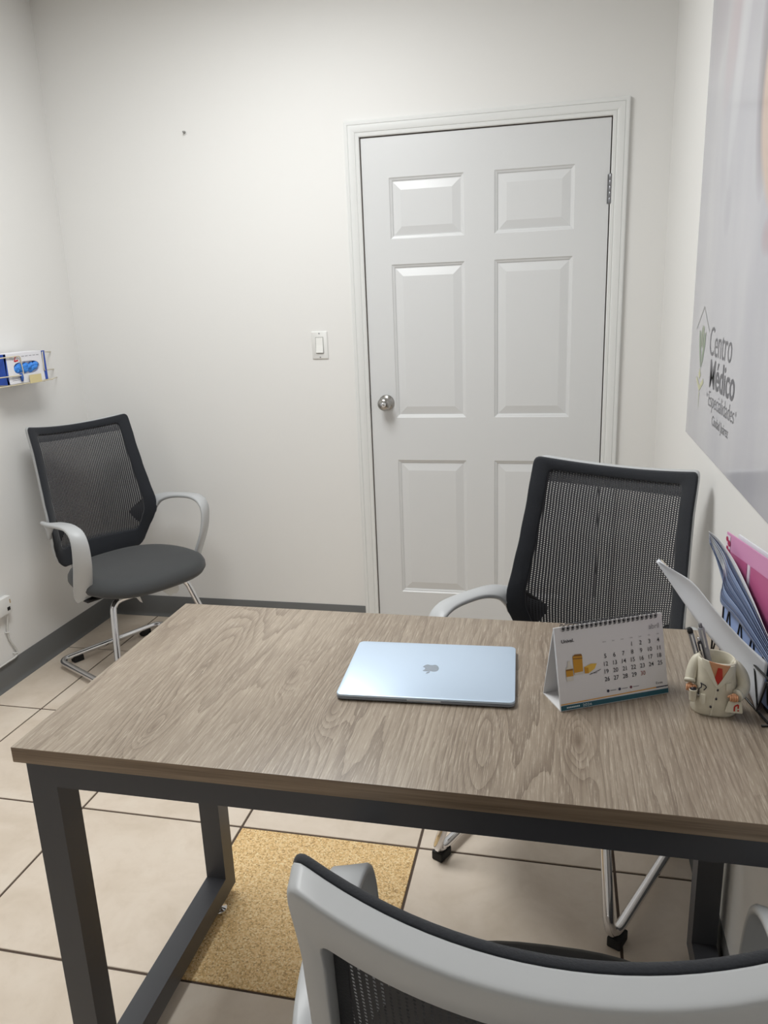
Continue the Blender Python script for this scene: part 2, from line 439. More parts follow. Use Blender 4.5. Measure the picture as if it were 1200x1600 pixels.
lathe(bm, [(0.0001, 0.0), (0.033, 0.0), (0.033, -0.004), (0.031, -0.008), (0.018, -0.011), (0.013, -0.018), (0.013, -0.028), (0.020, -0.034), (0.027, -0.044), (0.0275, -0.052), (0.024, -0.061), (0.016, -0.066), (0.0115, -0.067), (0.0001, -0.067)], 32, 'y')
knob = obj('door_knob', bm, M_NICKEL, door, smooth=True, loc=(1.243, YF, 1.022)); knob['label'] = 'satin nickel round door knob'
bm = bmesh.new(); lathe(bm, [(0.0001, -0.0665), (0.0112, -0.0665), (0.0112, -0.068), (0.009, -0.068), (0.0085, -0.0725), (0.005, -0.075), (0.0001, -0.075)], 24, 'y')
obj('lock_button', bm, M_CHROME, knob, smooth=True)
box('latch_plate', QX0-0.0045, QX0-0.0005, 0.004, 0.03, 0.985, 1.055, M_DARK, door)
def hinge(z0, z1):
    bm = bmesh.new(); n = 5; L = (z1-z0)/n
    for k in range(n): lathe(bm, [(0.0001, z0+k*L+0.0004), (0.0062, z0+k*L+0.0004), (0.0066, z0+k*L+0.0015), (0.0066, z0+(k+1)*L-0.0015), (0.0062, z0+(k+1)*L-0.0004), (0.0001, z0+(k+1)*L-0.0004)], 14)
    lathe(bm, [(0.0001, z0-0.006), (0.003, z0-0.005), (0.0055, z0), (0.0001, z0)], 12); lathe(bm, [(0.0001, z1), (0.0055, z1), (0.004, z1+0.003), (0.0001, z1+0.004)], 12)
    h = obj('hinge', bm, M_HINGE, door, angle=40, loc=(QX1+0.0028, -0.0055, 0)); h['label'] = 'grey steel butt hinge'
    box('hinge_leaf', -0.010, 0.0, 0.004, 0.0065, z0, z1, M_HINGE, h)
hinge(1.748, 1.848)
hinge(0.20, 0.30)

# ceiling light fixture (source of the room's light)
cl = empty('ceiling_light', (LIGHT_C[0], LIGHT_C[1], CEIL)); tag(cl, 'recessed rectangular white panel light in the ceiling', 'light')
bm = bmesh.new(); a, b = LIGHT_S[0]/2+0.02, LIGHT_S[1]/2+0.02
add_box(bm, -a, a, -b, -b+0.025, -0.012, 0); add_box(bm, -a, a, b-0.025, b, -0.012, 0); add_box(bm, -a, -a+0.025, -b, b, -0.012, 0); add_box(bm, a-0.025, a, -b, b, -0.012, 0)
obj('frame', bm, M_WHITE, cl)
box('diffuser', -a+0.025, a-0.025, -b+0.025, b-0.025, -0.008, -0.002, mat('diffuser', (245, 245, 240), 0.6, emit=((255, 252, 244), 4.0)), cl)

# ------------------------------------------------------------------ desk
DX0, DX1, DY0, DY1, DH, DT = 1.1152, 2.3135, -2.2387, -1.6321, 0.7731, 0.0269
desk = empty('desk', ((DX0+DX1)/2, (DY0+DY1)/2, 0)); tag(desk, 'desk with grey oak laminate top on square grey metal frame', 'desk')
hx, hy = (DX1-DX0)/2, (DY1-DY0)/2
bm = bmesh.new(); add_box(bm, -hx, hx, -hy, hy, DH-DT, DH, 0.0015, 2)
top = obj('tabletop', bm, M_WOOD, desk, angle=40); top['label'] = 'grey-brown oak laminate tabletop'
top.data.materials.append(M_EDGE)
for p in top.data.polygons:
    if abs(p.normal.z) < 0.6: p.material_index = 1
T = 0.050; FZ = DH-DT
for sx in (-1, 1):
    xo = sx*(hx-0.010); xa, xb = min(xo, xo-sx*T), max(xo, xo-sx*T)
    for sy in (-1, 1):
        yo = sy*(hy-0.016); ya, yb = min(yo, yo-sy*T), max(yo, yo-sy*T)
        box('leg', xa, xb, ya, yb, 0.075, FZ-T, M_FRAME, desk)
    yA, yB = -(hy-0.016), hy-0.016
    box('foot_rail', xa, xb, yA, yB, 0.025, 0.075, M_FRAME, desk)
    box('side_rail', xa, xb, yA, yB, FZ-T, FZ, M_FRAME, desk)
    for sy in (-1, 1):
        bm = bmesh.new(); lathe(bm, [(0.0001, 0), (0.019, 0), (0.020, 0.003), (0.018, 0.008), (0.007, 0.011), (0.007, 0.025), (0.0001, 0.025)], 20)
        obj('levelling_foot', bm, M_CHROME, desk, smooth=True, loc=((xa+xb)/2+(0.010 if sx < 0 else -0.010), sy*(hy-0.085), 0))
for sy in (-1, 1):
    yo = sy*(hy-0.016); ya, yb = min(yo, yo-sy*T), max(yo, yo-sy*T)
    box('long_rail', -(hx-0.010)+T, (hx-0.010)-T, ya, yb, FZ-T, FZ, M_FRAME, desk)

# ------------------------------------------------------------------ cantilever mesh chair
HW = [(0.43, 0.176), (0.46, 0.198), (0.50, 0.212), (0.55, 0.226), (0.60, 0.237), (0.64, 0.239), (0.70, 0.234), (0.80, 0.226), (0.90, 0.220), (1.01, 0.218)]
YE = [(0.43, 0.210), (0.48, 0.195), (0.52, 0.178), (0.56, 0.154), (0.60, 0.136), (0.65, 0.140), (0.72, 0.165), (0.80, 0.190), (0.90, 0.217), (1.01, 0.250)]
YM = [(0.43, 0.236), (0.60, 0.243), (0.80, 0.258), (0.90, 0.277), (1.01, 0.307)]
ZB, ZT = 0.43, 1.01
def back_pt(u, z, d):
    w = max(0.0, min(1.0, (z-0.72)/0.29)); w = w*w
    q = 1-u*u; sag = interp(YM, z)-interp(YE, z)
    return Vector((interp(HW, z)*u, interp(YE, z)+sag*q+d, z-0.022*q*w))
def back_loop():
    """Outline of the back in (u, z), rounded corners, going round once."""
    L = []
    for z in [ZB+0.012+k*(ZT-0.022-ZB-0.012)/34 for k in range(35)]: L.append((1.0, z))
    L += [(0.995, ZT-0.012), (0.98, ZT-0.005), (0.955, ZT-0.001)]
    n = 24; L += [(0.93-1.86*k/n, ZT) for k in range(n+1)]
    L += [(-0.955, ZT-0.001), (-0.98, ZT-0.005), (-0.995, ZT-0.012)]
    for z in [ZT-0.022-k*(ZT-0.022-ZB-0.012)/34 for k in range(35)]: L.append((-1.0, z))
    L += [(-0.985, ZB+0.004), (-0.95, ZB)]
    L += [(-0.9+1.8*k/16, ZB) for k in range(17)]
    L += [(0.95, ZB), (0.985, ZB+0.004)]
    return L
def inset(u, z, b, bt, bb):
    zi = ZB+bb+(z-ZB)*(ZT-bt-ZB-bb)/(ZT-ZB)
    return u*(1-b/interp(HW, zi)), zi
def back_ring(sec, b, bt, bb):
    bm = bmesh.new(); rings = []
    for a, d, *e in sec:
        e = e[0] if e else 0.0; ring = []
        for u, z in LOOP:
            ui, zi = inset(u, z, b, bt, bb)
            zz = z+(zi-z)*a; ring.append(back_pt((u+(ui-u)*a)*(1-0.35*e/interp(HW, zz)), zz, d))
        rings.append(ring)
    V = add_rings(bm, rings, True, False, False)
    n = len(V[0])
    for i in range(n): j = (i+1) % n; bm.faces.new((V[-1][i], V[-1][j], V[0][j], V[0][i]))
    return bm
LOOP = back_loop()
def strip(name, ctrl, th, m, parent):
    """Flat bent band: ctrl rows are centre xyz, width direction xyz, width."""
    C = catmull(ctrl, 7); bm = bmesh.new(); rings = []
    P = [Vector(c[:3]) for c in C]
    for i, c in enumerate(C):
        t = (P[min(i+1, len(P)-1)]-P[max(i-1, 0)]).normalized(); wv = Vector(c[3:6]); wv = (wv-t*wv.dot(t)).normalized()
        n = t.cross(wv); w = c[6]/2; h = th/2; r = h*0.55
        rings.append([P[i]+wv*a+n*b for a, b in ((-w, -h+r), (-w+r, -h), (0, -h*1.05), (w-r, -h), (w, -h+r), (w, h-r), (w-r, h), (0, h*1.05), (-w+r, h), (-w, h-r))])
    add_rings(bm, rings); return obj(name, bm, m, parent, smooth=True)
def make_chair():
    r = empty('visitor_chair')
    fr = obj('back_frame', back_ring([(0.03, 0.0), (0.0, 0.002, 0.0005), (0.0, 0.004, 0.001), (0.0, 0.013, 0.006), (0.0, 0.0225, 0.0105), (0.006, 0.0255, 0.0115), (0.022, 0.0280, 0.0125), (0.05, 0.0291, 0.012), (0.10, 0.0295, 0.010), (0.5, 0.0285, 0.003), (0.94, 0.0262), (0.985, 0.0245), (1.0, 0.021), (1.0, 0.003), (0.98, 0.0)], 0.027, 0.064, 0.085), M_PLAS, r, smooth=True)
    obj('back_fabric_border', back_ring([(0.04, 0.0), (0.0, -0.0015), (-0.01, -0.006), (0.03, -0.0105), (0.12, -0.0125), (0.9, -0.0105), (1.0, -0.0075), (1.0, -0.001)], 0.040, 0.031, 0.080), M_FAB, r, smooth=True)
    bm = bmesh.new(); uvl = bm.loops.layers.uv.new('UVMap'); NU, NV = 22, 30; g = {}; uvc = {}
    for i in range(NU+1):
        for k in range(NV+1):
            u = -1+2*i/NU; z = ZB+(ZT-ZB)*k/NV; ui, zi = inset(u, z, 0.034, 0.026, 0.07)
            g[i, k] = bm.verts.new(back_pt(ui, zi, -0.0022)); uvc[g[i, k]] = (ui*interp(HW, zi)+1.0, zi)
    for i in range(NU):
        for k in range(NV):
            f = bm.faces.new((g[i, k], g[i+1, k], g[i+1, k+1], g[i, k+1]))
            for lp in f.loops: lp[uvl].uv = uvc[lp.vert]
    o = obj('back_mesh', bm, M_MESH, r, smooth=True)
    for s in (-1, 1):   # dark pads where the arms join, seen through the mesh
        pl = [(0.985, 0.535), (0.985, 0.665), (0.87, 0.650), (0.66, 0.606), (0.63, 0.594), (0.65, 0.58), (0.78, 0.545)]
        bm = bmesh.new(); add_rings(bm, [[back_pt(s*u, z, d) for u, z in pl] for d in (-0.0012, 0.004)]); obj('arm_joint_pad', bm, M_RUBBER, r)
    # seat cushion
    bm = bmesh.new(); rings = []; n = 56
    for z, sc in [(0.380, 0.70), (0.383, 0.88), (0.392, 0.965), (0.407, 1.0), (0.423, 0.995), (0.436, 0.965), (0.445, 0.90), (0.4505, 0.78), (0.4535, 0.55), (0.454, 0.25)]:
        ring = []
        for i in range(n):
            a = 2*math.pi*i/n; c, s_ = math.cos(a), math.sin(a)
            e = 2/2.7; x = math.copysign(abs(c)**e, c); y = math.copysign(abs(s_)**e, s_)
            wid = 0.258*(1-0.10*max(0, y)); dz = -0.016*max(0, -y-0.45)**1.2
            ring.append((wid*x*sc, -0.047+0.243*y*sc, z+0.008+dz*sc))
        rings.append(ring)
    add_rings(bm, rings); obj('seat', bm, M_SEAT, r, smooth=True)
    box('seat_pan', -0.17, 0.17, -0.18, 0.15, 0.368, 0.390, M_RUBBER, r, 0.006, 2)
    # bracket from the seat pan up to the foot of the back
    strip('back_bracket', [(0, 0.06, 0.374, 1, 0, 0, 0.20), (0, 0.16, 0.376, 1, 0, 0, 0.22), (0, 0.225, 0.400, 1, 0, 0, 0.25), (0, 0.243, 0.455, 1, 0, 0, 0.27), (0, 0.246, 0.50, 1, 0, 0, 0.27)], 0.012, M_PLAS, r)
    for s in (-1, 1):
        X = s
        strip('arm', [(X*0.232, 0.172, 0.592, X*0.05, 0, 1, 0.060), (X*0.242, 0.152, 0.622, X*0.3, 0, 1, 0.056), (X*0.260, 0.112, 0.646, X*0.85, 0, 0.6, 0.052), (X*0.272, 0.045, 0.661, X, 0, 0.12, 0.050),
                      (X*0.277, -0.040, 0.671, X, 0, 0, 0.050), (X*0.279, -0.105, 0.672, X, 0.12, 0, 0.051), (X*0.279, -0.146, 0.655, X, 0.35, 0, 0.054), (X*0.278, -0.162, 0.615, X, 0.55, 0, 0.060),
                      (X*0.273, -0.150, 0.540, X, 0.62, 0, 0.066), (X*0.264, -0.114, 0.455, X, 0.62, 0, 0.069), (X*0.257, -0.090, 0.402, X, 0.60, 0, 0.068), (X*0.250, -0.088, 0.384, X, 0.58, 0, 0.066)], 0.014, M_PLAS, r)
    box('arm_bar', -0.258, 0.258, -0.115, -0.065, 0.372, 0.383, M_RUBBER, r, 0.003, 1)
    # sled base: one chromed tube
    R = 0.0125
    path = [(0, -0.130, 0.354), (0.166, -0.130, 0.354), (0.240, -0.240, 0.030), (0.243, 0.232, 0.030), (-0.243, 0.232, 0.030), (-0.240, -0.240, 0.030), (-0.166, -0.130, 0.354), (0, -0.130, 0.354)]
    tube('sled_base', fillet(path, [0, 0.055, 0.045, 0.05, 0.05, 0.045, 0.055, 0], 8), R, M_CHROME, r, 14, closed=True)
    for s in (-1, 1):
        box('mount_strap', s*0.09-0.02, s*0.09+0.02, -0.148, -0.112, 0.352, 0.372, M_RUBBER, r, 0.002, 1)
        bm = bmesh.new(); add_box(bm, s*0.242-0.016, s*0.242+0.016, -0.222, -0.175, 0.0, 0.026, 0.004, 2); obj('rubber_foot', bm, M_RUBBER, r)
        bm = bmesh.new(); add_box(bm, s*0.165-0.022, s*0.165+0.022, 0.216, 0.248, 0.0, 0.026, 0.004, 2); obj('rubber_foot', bm, M_RUBBER, r)
    return r
chair = make_chair()
def copy_tree(o, parent=None):
    c = o.copy(); COL.objects.link(c); c.parent = parent
    for ch in list(o.children): copy_tree(ch, c)
    return c
chair_b = copy_tree(chair); chair_c = copy_tree(chair)
GC = 'mesh-back visitor chairs'
def place(o, x, y, deg, lab): o.location = (x, y, 0); o.rotation_euler = (0, 0, math.radians(deg)); tag(o, lab, 'chair', GC)
place(chair, 0.248, -0.473, 62, 'black mesh-back chair with grey arms standing in the far corner below the glove box')
place(chair_b, 1.975, -1.363, -26, 'black mesh-back chair between the desk and the white door')
place(chair_c, 1.961, -2.414, 181.5, 'nearest mesh-back chair, grey plastic back frame seen from behind')
# torn plastic wrap left under the corner chair
M_FILM = mat('clear_film', (215, 215, 212), 0.3)
for nm, pts in (('plastic_scrap', [(-0.02, -0.222, 0.386), (0.07, -0.222, 0.386), (0.072, -0.226, 0.350), (0.055, -0.228, 0.338), (0.043, -0.226, 0.343), (0.030, -0.228, 0.336), (0.012, -0.226, 0.352), (-0.005, -0.224, 0.370)]),
                ('plastic_scrap', [(-0.165, -0.180, 0.384), (-0.10, -0.180, 0.384), (-0.078, -0.181, 0.362), (-0.070, -0.183, 0.330), (-0.080, -0.182, 0.338), (-0.092, -0.181, 0.358), (-0.115, -0.181, 0.366), (-0.165, -0.180, 0.372)])):
    bm = bmesh.new(); add_rings(bm, [[(x, y+d, z) for x, y, z in pts] for d in (0, 0.0015)]); obj(nm, bm, M_FILM, chair)

# ------------------------------------------------------------------ laptop
lap = empty('laptop', (1.7332, -1.9001, DH), 0.0512); tag(lap, 'closed pale blue metal laptop lying on the desk', 'laptop')
M_LID = mat('blue_anodised', (204, 222, 242), 0.40, metal=0.55); M_LBODY = mat('blue_grey_anodised', (140, 147, 160), 0.38, metal=0.8)
def rrect(w, h, r, n=7):
    out = []
    for cx, cy, a0 in ((w/2-r, h/2-r, 0), (-w/2+r, h/2-r, 90), (-w/2+r, -h/2+r, 180), (w/2-r, -h/2+r, 270)):
        for k in range(n+1):
            a = math.radians(a0+90*k/n); out.append((cx+r*math.cos(a), cy+r*math.sin(a)))
    return out
def slab(name, w, h, r, z0, z1, m, parent, soft=0.0012, bot=0.0):
    bm = bmesh.new(); rings = []
    for z, i in ((z0, bot), (z0+bot*0.8, 0.0), (z1-soft, 0.0), (z1-soft*0.3, soft*0.3), (z1, soft)):
        rings.append([(x, y, z) for x, y in rrect(w-2*i, h-2*i, r-i*0.5)])
    add_rings(bm, rings); return obj(name, bm, m, parent, angle=50)
slab('base', 0.304, 0.215, 0.0105, 0.0008, 0.0070, M_LBODY, lap, 0.0003, 0.003)
slab('seam', 0.3025, 0.2135, 0.010, 0.0068, 0.0076, M_DARK, lap, 0.0001)
lid = slab('lid', 0.304, 0.215, 0.0105, 0.0075, 0.0118, M_LID, lap, 0.0012, 0.0004)
bm = bmesh.new(); add_box(bm, -0.029, 0.029, -0.10765, -0.104, 0.0052, 0.0077, 0.0006, 1); obj('thumb_notch', bm, mat('notch_metal', (214, 220, 228), 0.3, metal=0.5), lap)
for sx in (-1, 1):
    for sy in (-1, 1):
        bm = bmesh.new(); lathe(bm, [(0.0001, 0), (0.007, 0), (0.007, 0.002), (0.0001, 0.002)], 14); obj('rubber_foot', bm, M_RUBBER, lap, loc=(sx*0.13, sy*0.085, 0))
# fruit emblem: body with bite, and leaf
pr = Print((0, 0, 0.01182), (-1, 0, 0), (0, -1, 0))
def bez(pts, n=8):
    out = []
    for k in range(0, len(pts)-1, 3):
        p0, p1, p2, p3 = pts[k:k+4]
        for i in range(n):
            s = i/n; out.append(tuple(p0[q]*(1-s)**3+3*p1[q]*s*(1-s)**2+3*p2[q]*s*s*(1-s)+p3[q]*s**3 for q in (0, 1)))
    return out
body = bez([(0, 0.60), (0.14, 0.60), (0.28, 0.72), (0.48, 0.70), (0.64, 0.69), (0.76, 0.62), (0.84, 0.50), (0.50, 0.30), (0.52, -0.18), (0.90, -0.32), (0.82, -0.58), (0.62, -0.90), (0.42, -0.90), (0.26, -0.90), (0.20, -0.80), (0, -0.80), (-0.20, -0.80), (-0.26, -0.90), (-0.42, -0.90), (-0.66, -0.88), (-0.90, -0.40), (-0.90, 0.04), (-0.90, 0.46), (-0.66, 0.70), (-0.38, 0.70), (-0.22, 0.70), (-0.10, 0.60), (0, 0.60)])
leaf = bez([(0.0, 0.72), (-0.02, 0.98), (0.18, 1.20), (0.40, 1.24), (0.42, 0.98), (0.24, 0.74), (0.0, 0.72)])
K = 0.0165
for key, ring in (('body', body), ('leaf', leaf)):
    pr.poly(key, [(x*K, y*K-0.002) for x, y in ring], 0.0002)
M_EMB = mat('emblem_mirror', (168, 178, 190), 0.18, metal=0.9)
pr.build({'body': ('fruit_emblem', M_EMB), 'leaf': ('emblem_leaf', M_EMB)}, lap)

# ------------------------------------------------------------------ tent calendar
cal = empty('desk_calendar', (2.037, -1.922, DH), math.radians(27.0)); tag(cal, 'white spiral-bound tent calendar showing abril on the desk', 'calendar')
w2, cdp, chh = 0.099, 0.0325, 0.1340
M_CARD = mat('white_card', (222, 221, 222), 0.45); M_PAGE = mat('coated_page', (226, 224, 226), 0.35)
def panel(name, p0, p1, th, m, parent):   # p0/p1: (y, z) of the lower / upper edge
    d = Vector((p1[0]-p0[0], p1[1]-p0[1])).normalized(); n = Vector((-d.y, d.x))*th
    bm = bmesh.new(); q = [(p0[0], p0[1]), (p1[0], p1[1]), (p1[0]+n.x, p1[1]+n.y), (p0[0]+n.x, p0[1]+n.y)]
    add_rings(bm, [[(x, y, z) for y, z in q] for x in (-w2, w2)]); return obj(name, bm, m, parent)
panel('front_board', (-cdp, 0.0015), (0.0, chh), -0.0015, M_CARD, cal)
panel('back_board', (cdp, 0.0015), (0.0, chh), 0.0015, M_CARD, cal)
bm = bmesh.new(); add_box(bm, -w2, w2, -cdp-0.001, cdp, 0.0, 0.0015); obj('base_board', bm, M_CARD, cal)
pg = panel('page', (-cdp-0.0012, 0.003), (-0.0012, chh+0.0004), 0.0014, M_PAGE, cal)
up = Vector((0, cdp, chh)).normalized()
pr = Print(Vector((-w2, -cdp-0.0030, 0.0022)), (1, 0, 0), up)
pr.text('ink', 'Unival.', 0.0104, 0.1103, a1=0.0329, height=0.0055, bold=0.02)
pr.text('grey', 'abril', 0.1713, 0.1122, a1=0.1902, height=0.0085)
cx = [0.0870+k*(0.1867-0.0870)/6 for k in range(7)]; rz = [0.0925, 0.0792, 0.0662, 0.0535, 0.0408]
for k, wd in enumerate(('dom', 'lun', 'mar', 'mié', 'jue', 'vie', 'sáb')): pr.ctext('grey', wd, cx[k], 0.1015, 0.0026)
for dnum in range(1, 31):
    q = dnum+2; pr.ctext('red' if dnum == 30 else 'num', str(dnum), cx[q % 7], rz[q//7]-0.0038, 0.0072, 0.004, 0.92)
# product picture: small bottle, tall carton, carton on its side
pr.poly('amber', [(0.0285, 0.0555), (0.0445, 0.0560), (0.0452, 0.0850), (0.0280, 0.0862)])
pr.poly('brown', [(0.0280, 0.0862), (0.0452, 0.0850), (0.0440, 0.0885), (0.0320, 0.0892)])
pr.poly('brown', [(0.0282, 0.0815), (0.0452, 0.0806), (0.0452, 0.0822), (0.0282, 0.0832)], 0.0006)
pr.poly('pale', [(0.0290, 0.0555), (0.0445, 0.0560), (0.0446, 0.0595), (0.0288, 0.0590)], 0.0006)
pr.poly('pale', [(0.0145, 0.0470), (0.0262, 0.0470), (0.0268, 0.0665), (0.0232, 0.0730), (0.0232, 0.0800), (0.0182, 0.0800), (0.0182, 0.0730), (0.0138, 0.0665)])
pr.poly('amber', [(0.0142, 0.0545), (0.0266, 0.0545), (0.0267, 0.0655), (0.0140, 0.0655)], 0.0006)
pr.rect('brown', 0.0141, 0.0640, 0.0267, 0.0665, 0.0008)
pr.poly('amber', [(0.0476, 0.0555), (0.0545, 0.0548), (0.0545, 0.0640), (0.0471, 0.0660)]); pr.poly('gold', [(0.0545, 0.0548), (0.0660, 0.0610), (0.0702, 0.0690), (0.0600, 0.0700), (0.0471, 0.0660), (0.0545, 0.0640)])
pr.line('ink', (0.0557, 0.0521), (0.0766, 0.0579), 0.0008); pr.line('ink', (0.0575, 0.0540), (0.0700, 0.0535), 0.0006)
pr.poly('orange', [(0.0, 0.0092), (0.1754, 0.0116), (0.1754, 0.0134), (0.0, 0.0108)]); pr.poly('navy', [(0.1754, 0.0116), (0.198, 0.0118), (0.198, 0.0134), (0.1754, 0.0134)])
pr.rect('teal', 0.0, 0.0004, 0.198, 0.0082)
pr.text('paper', '2026', 0.0386, 0.0022, a1=0.0553, height=0.0042, h=0.0007)
for k in range(8): pr.rect('paper', 0.0101+k*0.003, 0.0030, 0.0101+k*0.003+0.0022, 0.0054, 0.0007)
for a in (0.0866, 0.1078, 0.1289):
    pr.disc('navy' if a < 0.12 else 'plum', a, 0.0203, 0.0024); pr.rect('grey', a+0.004, 0.0196, a+0.0150, 0.0208)
pr.text('ink', 'Exea', 0.176, 0.0180, a1=0.1885, height=0.0038)
pr.build({'ink': ('dark_lettering', mat('ink', (48, 46, 52), 0.6)), 'grey': ('grey_lettering', mat('grey_ink', (150, 148, 152), 0.6)), 'num': ('date_number', mat('ink', (48, 46, 52), 0.6)), 'red': ('date_number', mat('red_ink', (150, 84, 74), 0.6)),
          'amber': ('product_print', mat('amber_ink', (204, 146, 34), 0.5)), 'gold': ('carton_print', mat('gold_ink', (232, 188, 80), 0.5)), 'brown': ('product_band', mat('brown_ink', (138, 92, 22), 0.5)), 'pale': ('product_highlight', mat('pale_ink', (216, 210, 200), 0.5)),
          'orange': ('orange_stripe', mat('orange_ink', (222, 164, 72), 0.5)), 'navy': ('navy_print', mat('navy_ink', (38, 40, 66), 0.5)), 'plum': ('plum_dot', mat('plum_ink', (110, 58, 72), 0.5)), 'teal': ('teal_band', mat('teal_ink', (22, 84, 100), 0.45)), 'paper': ('white_lettering', mat('paper_white', (205, 218, 222), 0.5))}, pg)
M_SPIR = mat('spiral_wire', (60, 60, 64), 0.3, metal=0.7)
bm = bmesh.new()
for off in (-0.0011, 0.0011):
    add_tube(bm, [(off, -0.0010+0.0060*math.cos(a), chh-0.0012+0.0060*math.sin(a)) for a in [math.radians(-150+375*i/22) for i in range(22)]], 0.00055, 6)
loop_me = None
for k in range(21):
    xx = -w2+0.0155+k*(0.1695/20)
    if loop_me is None:
        o = obj('spiral_loop', bm, M_SPIR, cal, smooth=True, loc=(xx, 0, 0)); loop_me = o.data
    else: link('spiral_loop', loop_me, M_SPIR, cal, loc=(xx, 0, 0))
prh = Print(Vector((-w2, -cdp-0.0030, 0.0022)), (1, 0, 0), up)
for k in range(21): prh.disc('h', 0.0155+k*(0.1695/20), 0.1335, 0.0019, 10, 0.0003)
prh.build({'h': ('binding_hole', M_DARK)}, pg)

# ------------------------------------------------------------------ pen holder shaped like a white coat torso
PH = empty('pen_holder', (2.2045, -1.950, DH), math.radians(-4)); PH.scale = (0.87, 0.90, 1.0); tag(PH, 'cream ceramic pen holder shaped like a headless white coat with red tie', 'pen holder')
M_CER = mat('cream_glaze', (214, 208, 190), 0.42, var=(60, 0.06)); M_SKIN = mat('peach_glaze', (206, 150, 112), 0.45); M_TIE = mat('red_glaze', (184, 40, 26), 0.35); M_LAP = mat('cream_glaze_light', (220, 215, 198), 0.42); M_NAVY = mat('dark_glaze', (32, 30, 38), 0.4)
PB = [(0.0, 0.0385, 0.0285), (0.004, 0.0405, 0.0300), (0.020, 0.0405, 0.0305), (0.045, 0.0365, 0.0290), (0.070, 0.0335, 0.0270), (0.088, 0.0335, 0.0255), (0.096, 0.0330, 0.0250)]
def prad(z):
    for (a, rx, ry), (b, sx, sy) in zip(PB[:-1], PB[1:]):
        if z <= b: t = max(0, (z-a)/(b-a)); return rx+(sx-rx)*t, ry+(sy-ry)*t
    return PB[-1][1:]
def rim(x): return 0.090+0.05*max(0, (-x)-0.0)*1.6 - 0.06*max(0, x)   # the rim slopes down to one side
def pring(rx, ry, z, n=40):
    return [(rx*math.copysign(abs(math.cos(a))**0.85, math.cos(a)), ry*math.copysign(abs(math.sin(a))**0.85, math.sin(a)), z) for a in [2*math.pi*i/n for i in range(n)]]
bm = bmesh.new(); rings = []
for z, rx, ry in PB[:-1]: rings.append(pring(rx, ry, z))
def rimring(rx, ry, dz): return [(x, y, rim(x)+dz+(0.004 if y > 0 else 0.0)*min(1, abs(y)/ry)) for x, y, _ in pring(rx, ry, 0)]
rings += [rimring(0.0330, 0.0250, 0.0), rimring(0.0312, 0.0232, 0.0015), rimring(0.0295, 0.0215, 0.0), pring(0.029, 0.022, 0.06), pring(0.032, 0.024, 0.012), pring(0.010, 0.010, 0.010)]
add_rings(bm, rings); obj('body', bm, M_CER, PH, smooth=True)
def front_y(x, z):
    rx, ry = prad(z); q = min(0.98, abs(x)/rx); return -ry*(1-q**(2/0.85))**(0.85/2)
def decal(name, pts, h, m, parent=PH, sub=2, th=None):
    """Patch that follows the front of the holder, standing proud by h."""
    bm = bmesh.new(); vs = [bm.verts.new((x, 0, z)) for x, z in pts]; bm.faces.new(vs)
    bmesh.ops.triangulate(bm, faces=bm.faces[:]); bmesh.ops.subdivide_edges(bm, edges=bm.edges[:], cuts=sub, use_grid_fill=True); bmesh.ops.triangulate(bm, faces=bm.faces[:])
    for v in bm.verts: v.co.y = front_y(v.co.x, v.co.z)-h
    e = bmesh.ops.extrude_face_region(bm, geom=bm.faces[:])
    for v in e['geom']:
        if isinstance(v, bmesh.types.BMVert): v.co.y += h+0.0012
    return obj(name, bm, m, parent, angle=40)
decal('shirt_skin', [(-0.0155, 0.0935), (0.0205, 0.0878), (0.0005, 0.0545)], 0.0008, M_SKIN)
decal('tie', [(-0.0005, 0.0850), (0.0068, 0.0840), (0.0055, 0.0775), (0.0085, 0.0665), (0.0010, 0.0580), (-0.0050, 0.0665), (0.0002, 0.0775)], 0.0020, M_TIE)
decal('lapel', [(-0.0160, 0.0938), (-0.0275, 0.0955), (-0.0250, 0.0810), (-0.0215, 0.0800), (-0.0010, 0.0515), (0.0010, 0.0550)], 0.0022, M_LAP)
decal('lapel', [(0.0210, 0.0878), (0.0290, 0.0870), (0.0280, 0.0780), (0.0235, 0.0765), (0.0265, 0.0725), (0.0015, 0.0500), (0.0000, 0.0540)], 0.0022, M_LAP)
decal('coat_front_flap', [(-0.001, 0.0555), (0.0012, 0.0545), (-0.0022, 0.0250), (-0.0055, 0.0030), (-0.0085, 0.0030), (-0.0050, 0.0250)], 0.0014, M_LAP)
decal('pocket', [(-0.0275, 0.0370), (-0.0180, 0.0370), (-0.0180, 0.0235), (-0.0215, 0.0205), (-0.0275, 0.0220)], 0.0020, M_LAP)
decal('pocket', [(0.0150, 0.0590), (0.0240, 0.0600), (0.0235, 0.0490), (0.0160, 0.0480)], 0.0016, M_LAP)
for x, z in ((0.0015, 0.0480), (0.0000, 0.0330), (-0.0085, 0.0185)):
    bm = bmesh.new(); lathe(bm, [(0.0001, -0.0024), (0.0014, -0.0022), (0.0019, -0.0012), (0.0019, 0.001), (0.0001, 0.001)], 12, 'y'); obj('button', bm, M_NAVY, PH, smooth=True, loc=(x, front_y(x, z)-0.0008, z))
def fp(x, z, h=0.0028): return (x, front_y(x, z)-h, z)
st = [fp(-0.0270, 0.0555), fp(-0.0255, 0.0520), fp(-0.0258, 0.0480), fp(-0.0290, 0.0450), fp(-0.0292, 0.0400), fp(-0.0296, 0.0350)]
so = tube('stethoscope', st, 0.0010, M_NAVY, PH, 8)
tube('stethoscope_branch', [fp(-0.0265, 0.0550), fp(-0.0230, 0.0540), fp(-0.0195, 0.0530), fp(-0.0175, 0.0510), fp(-0.0190, 0.0480), fp(-0.0215, 0.0450)], 0.0010, M_NAVY, so, 8)
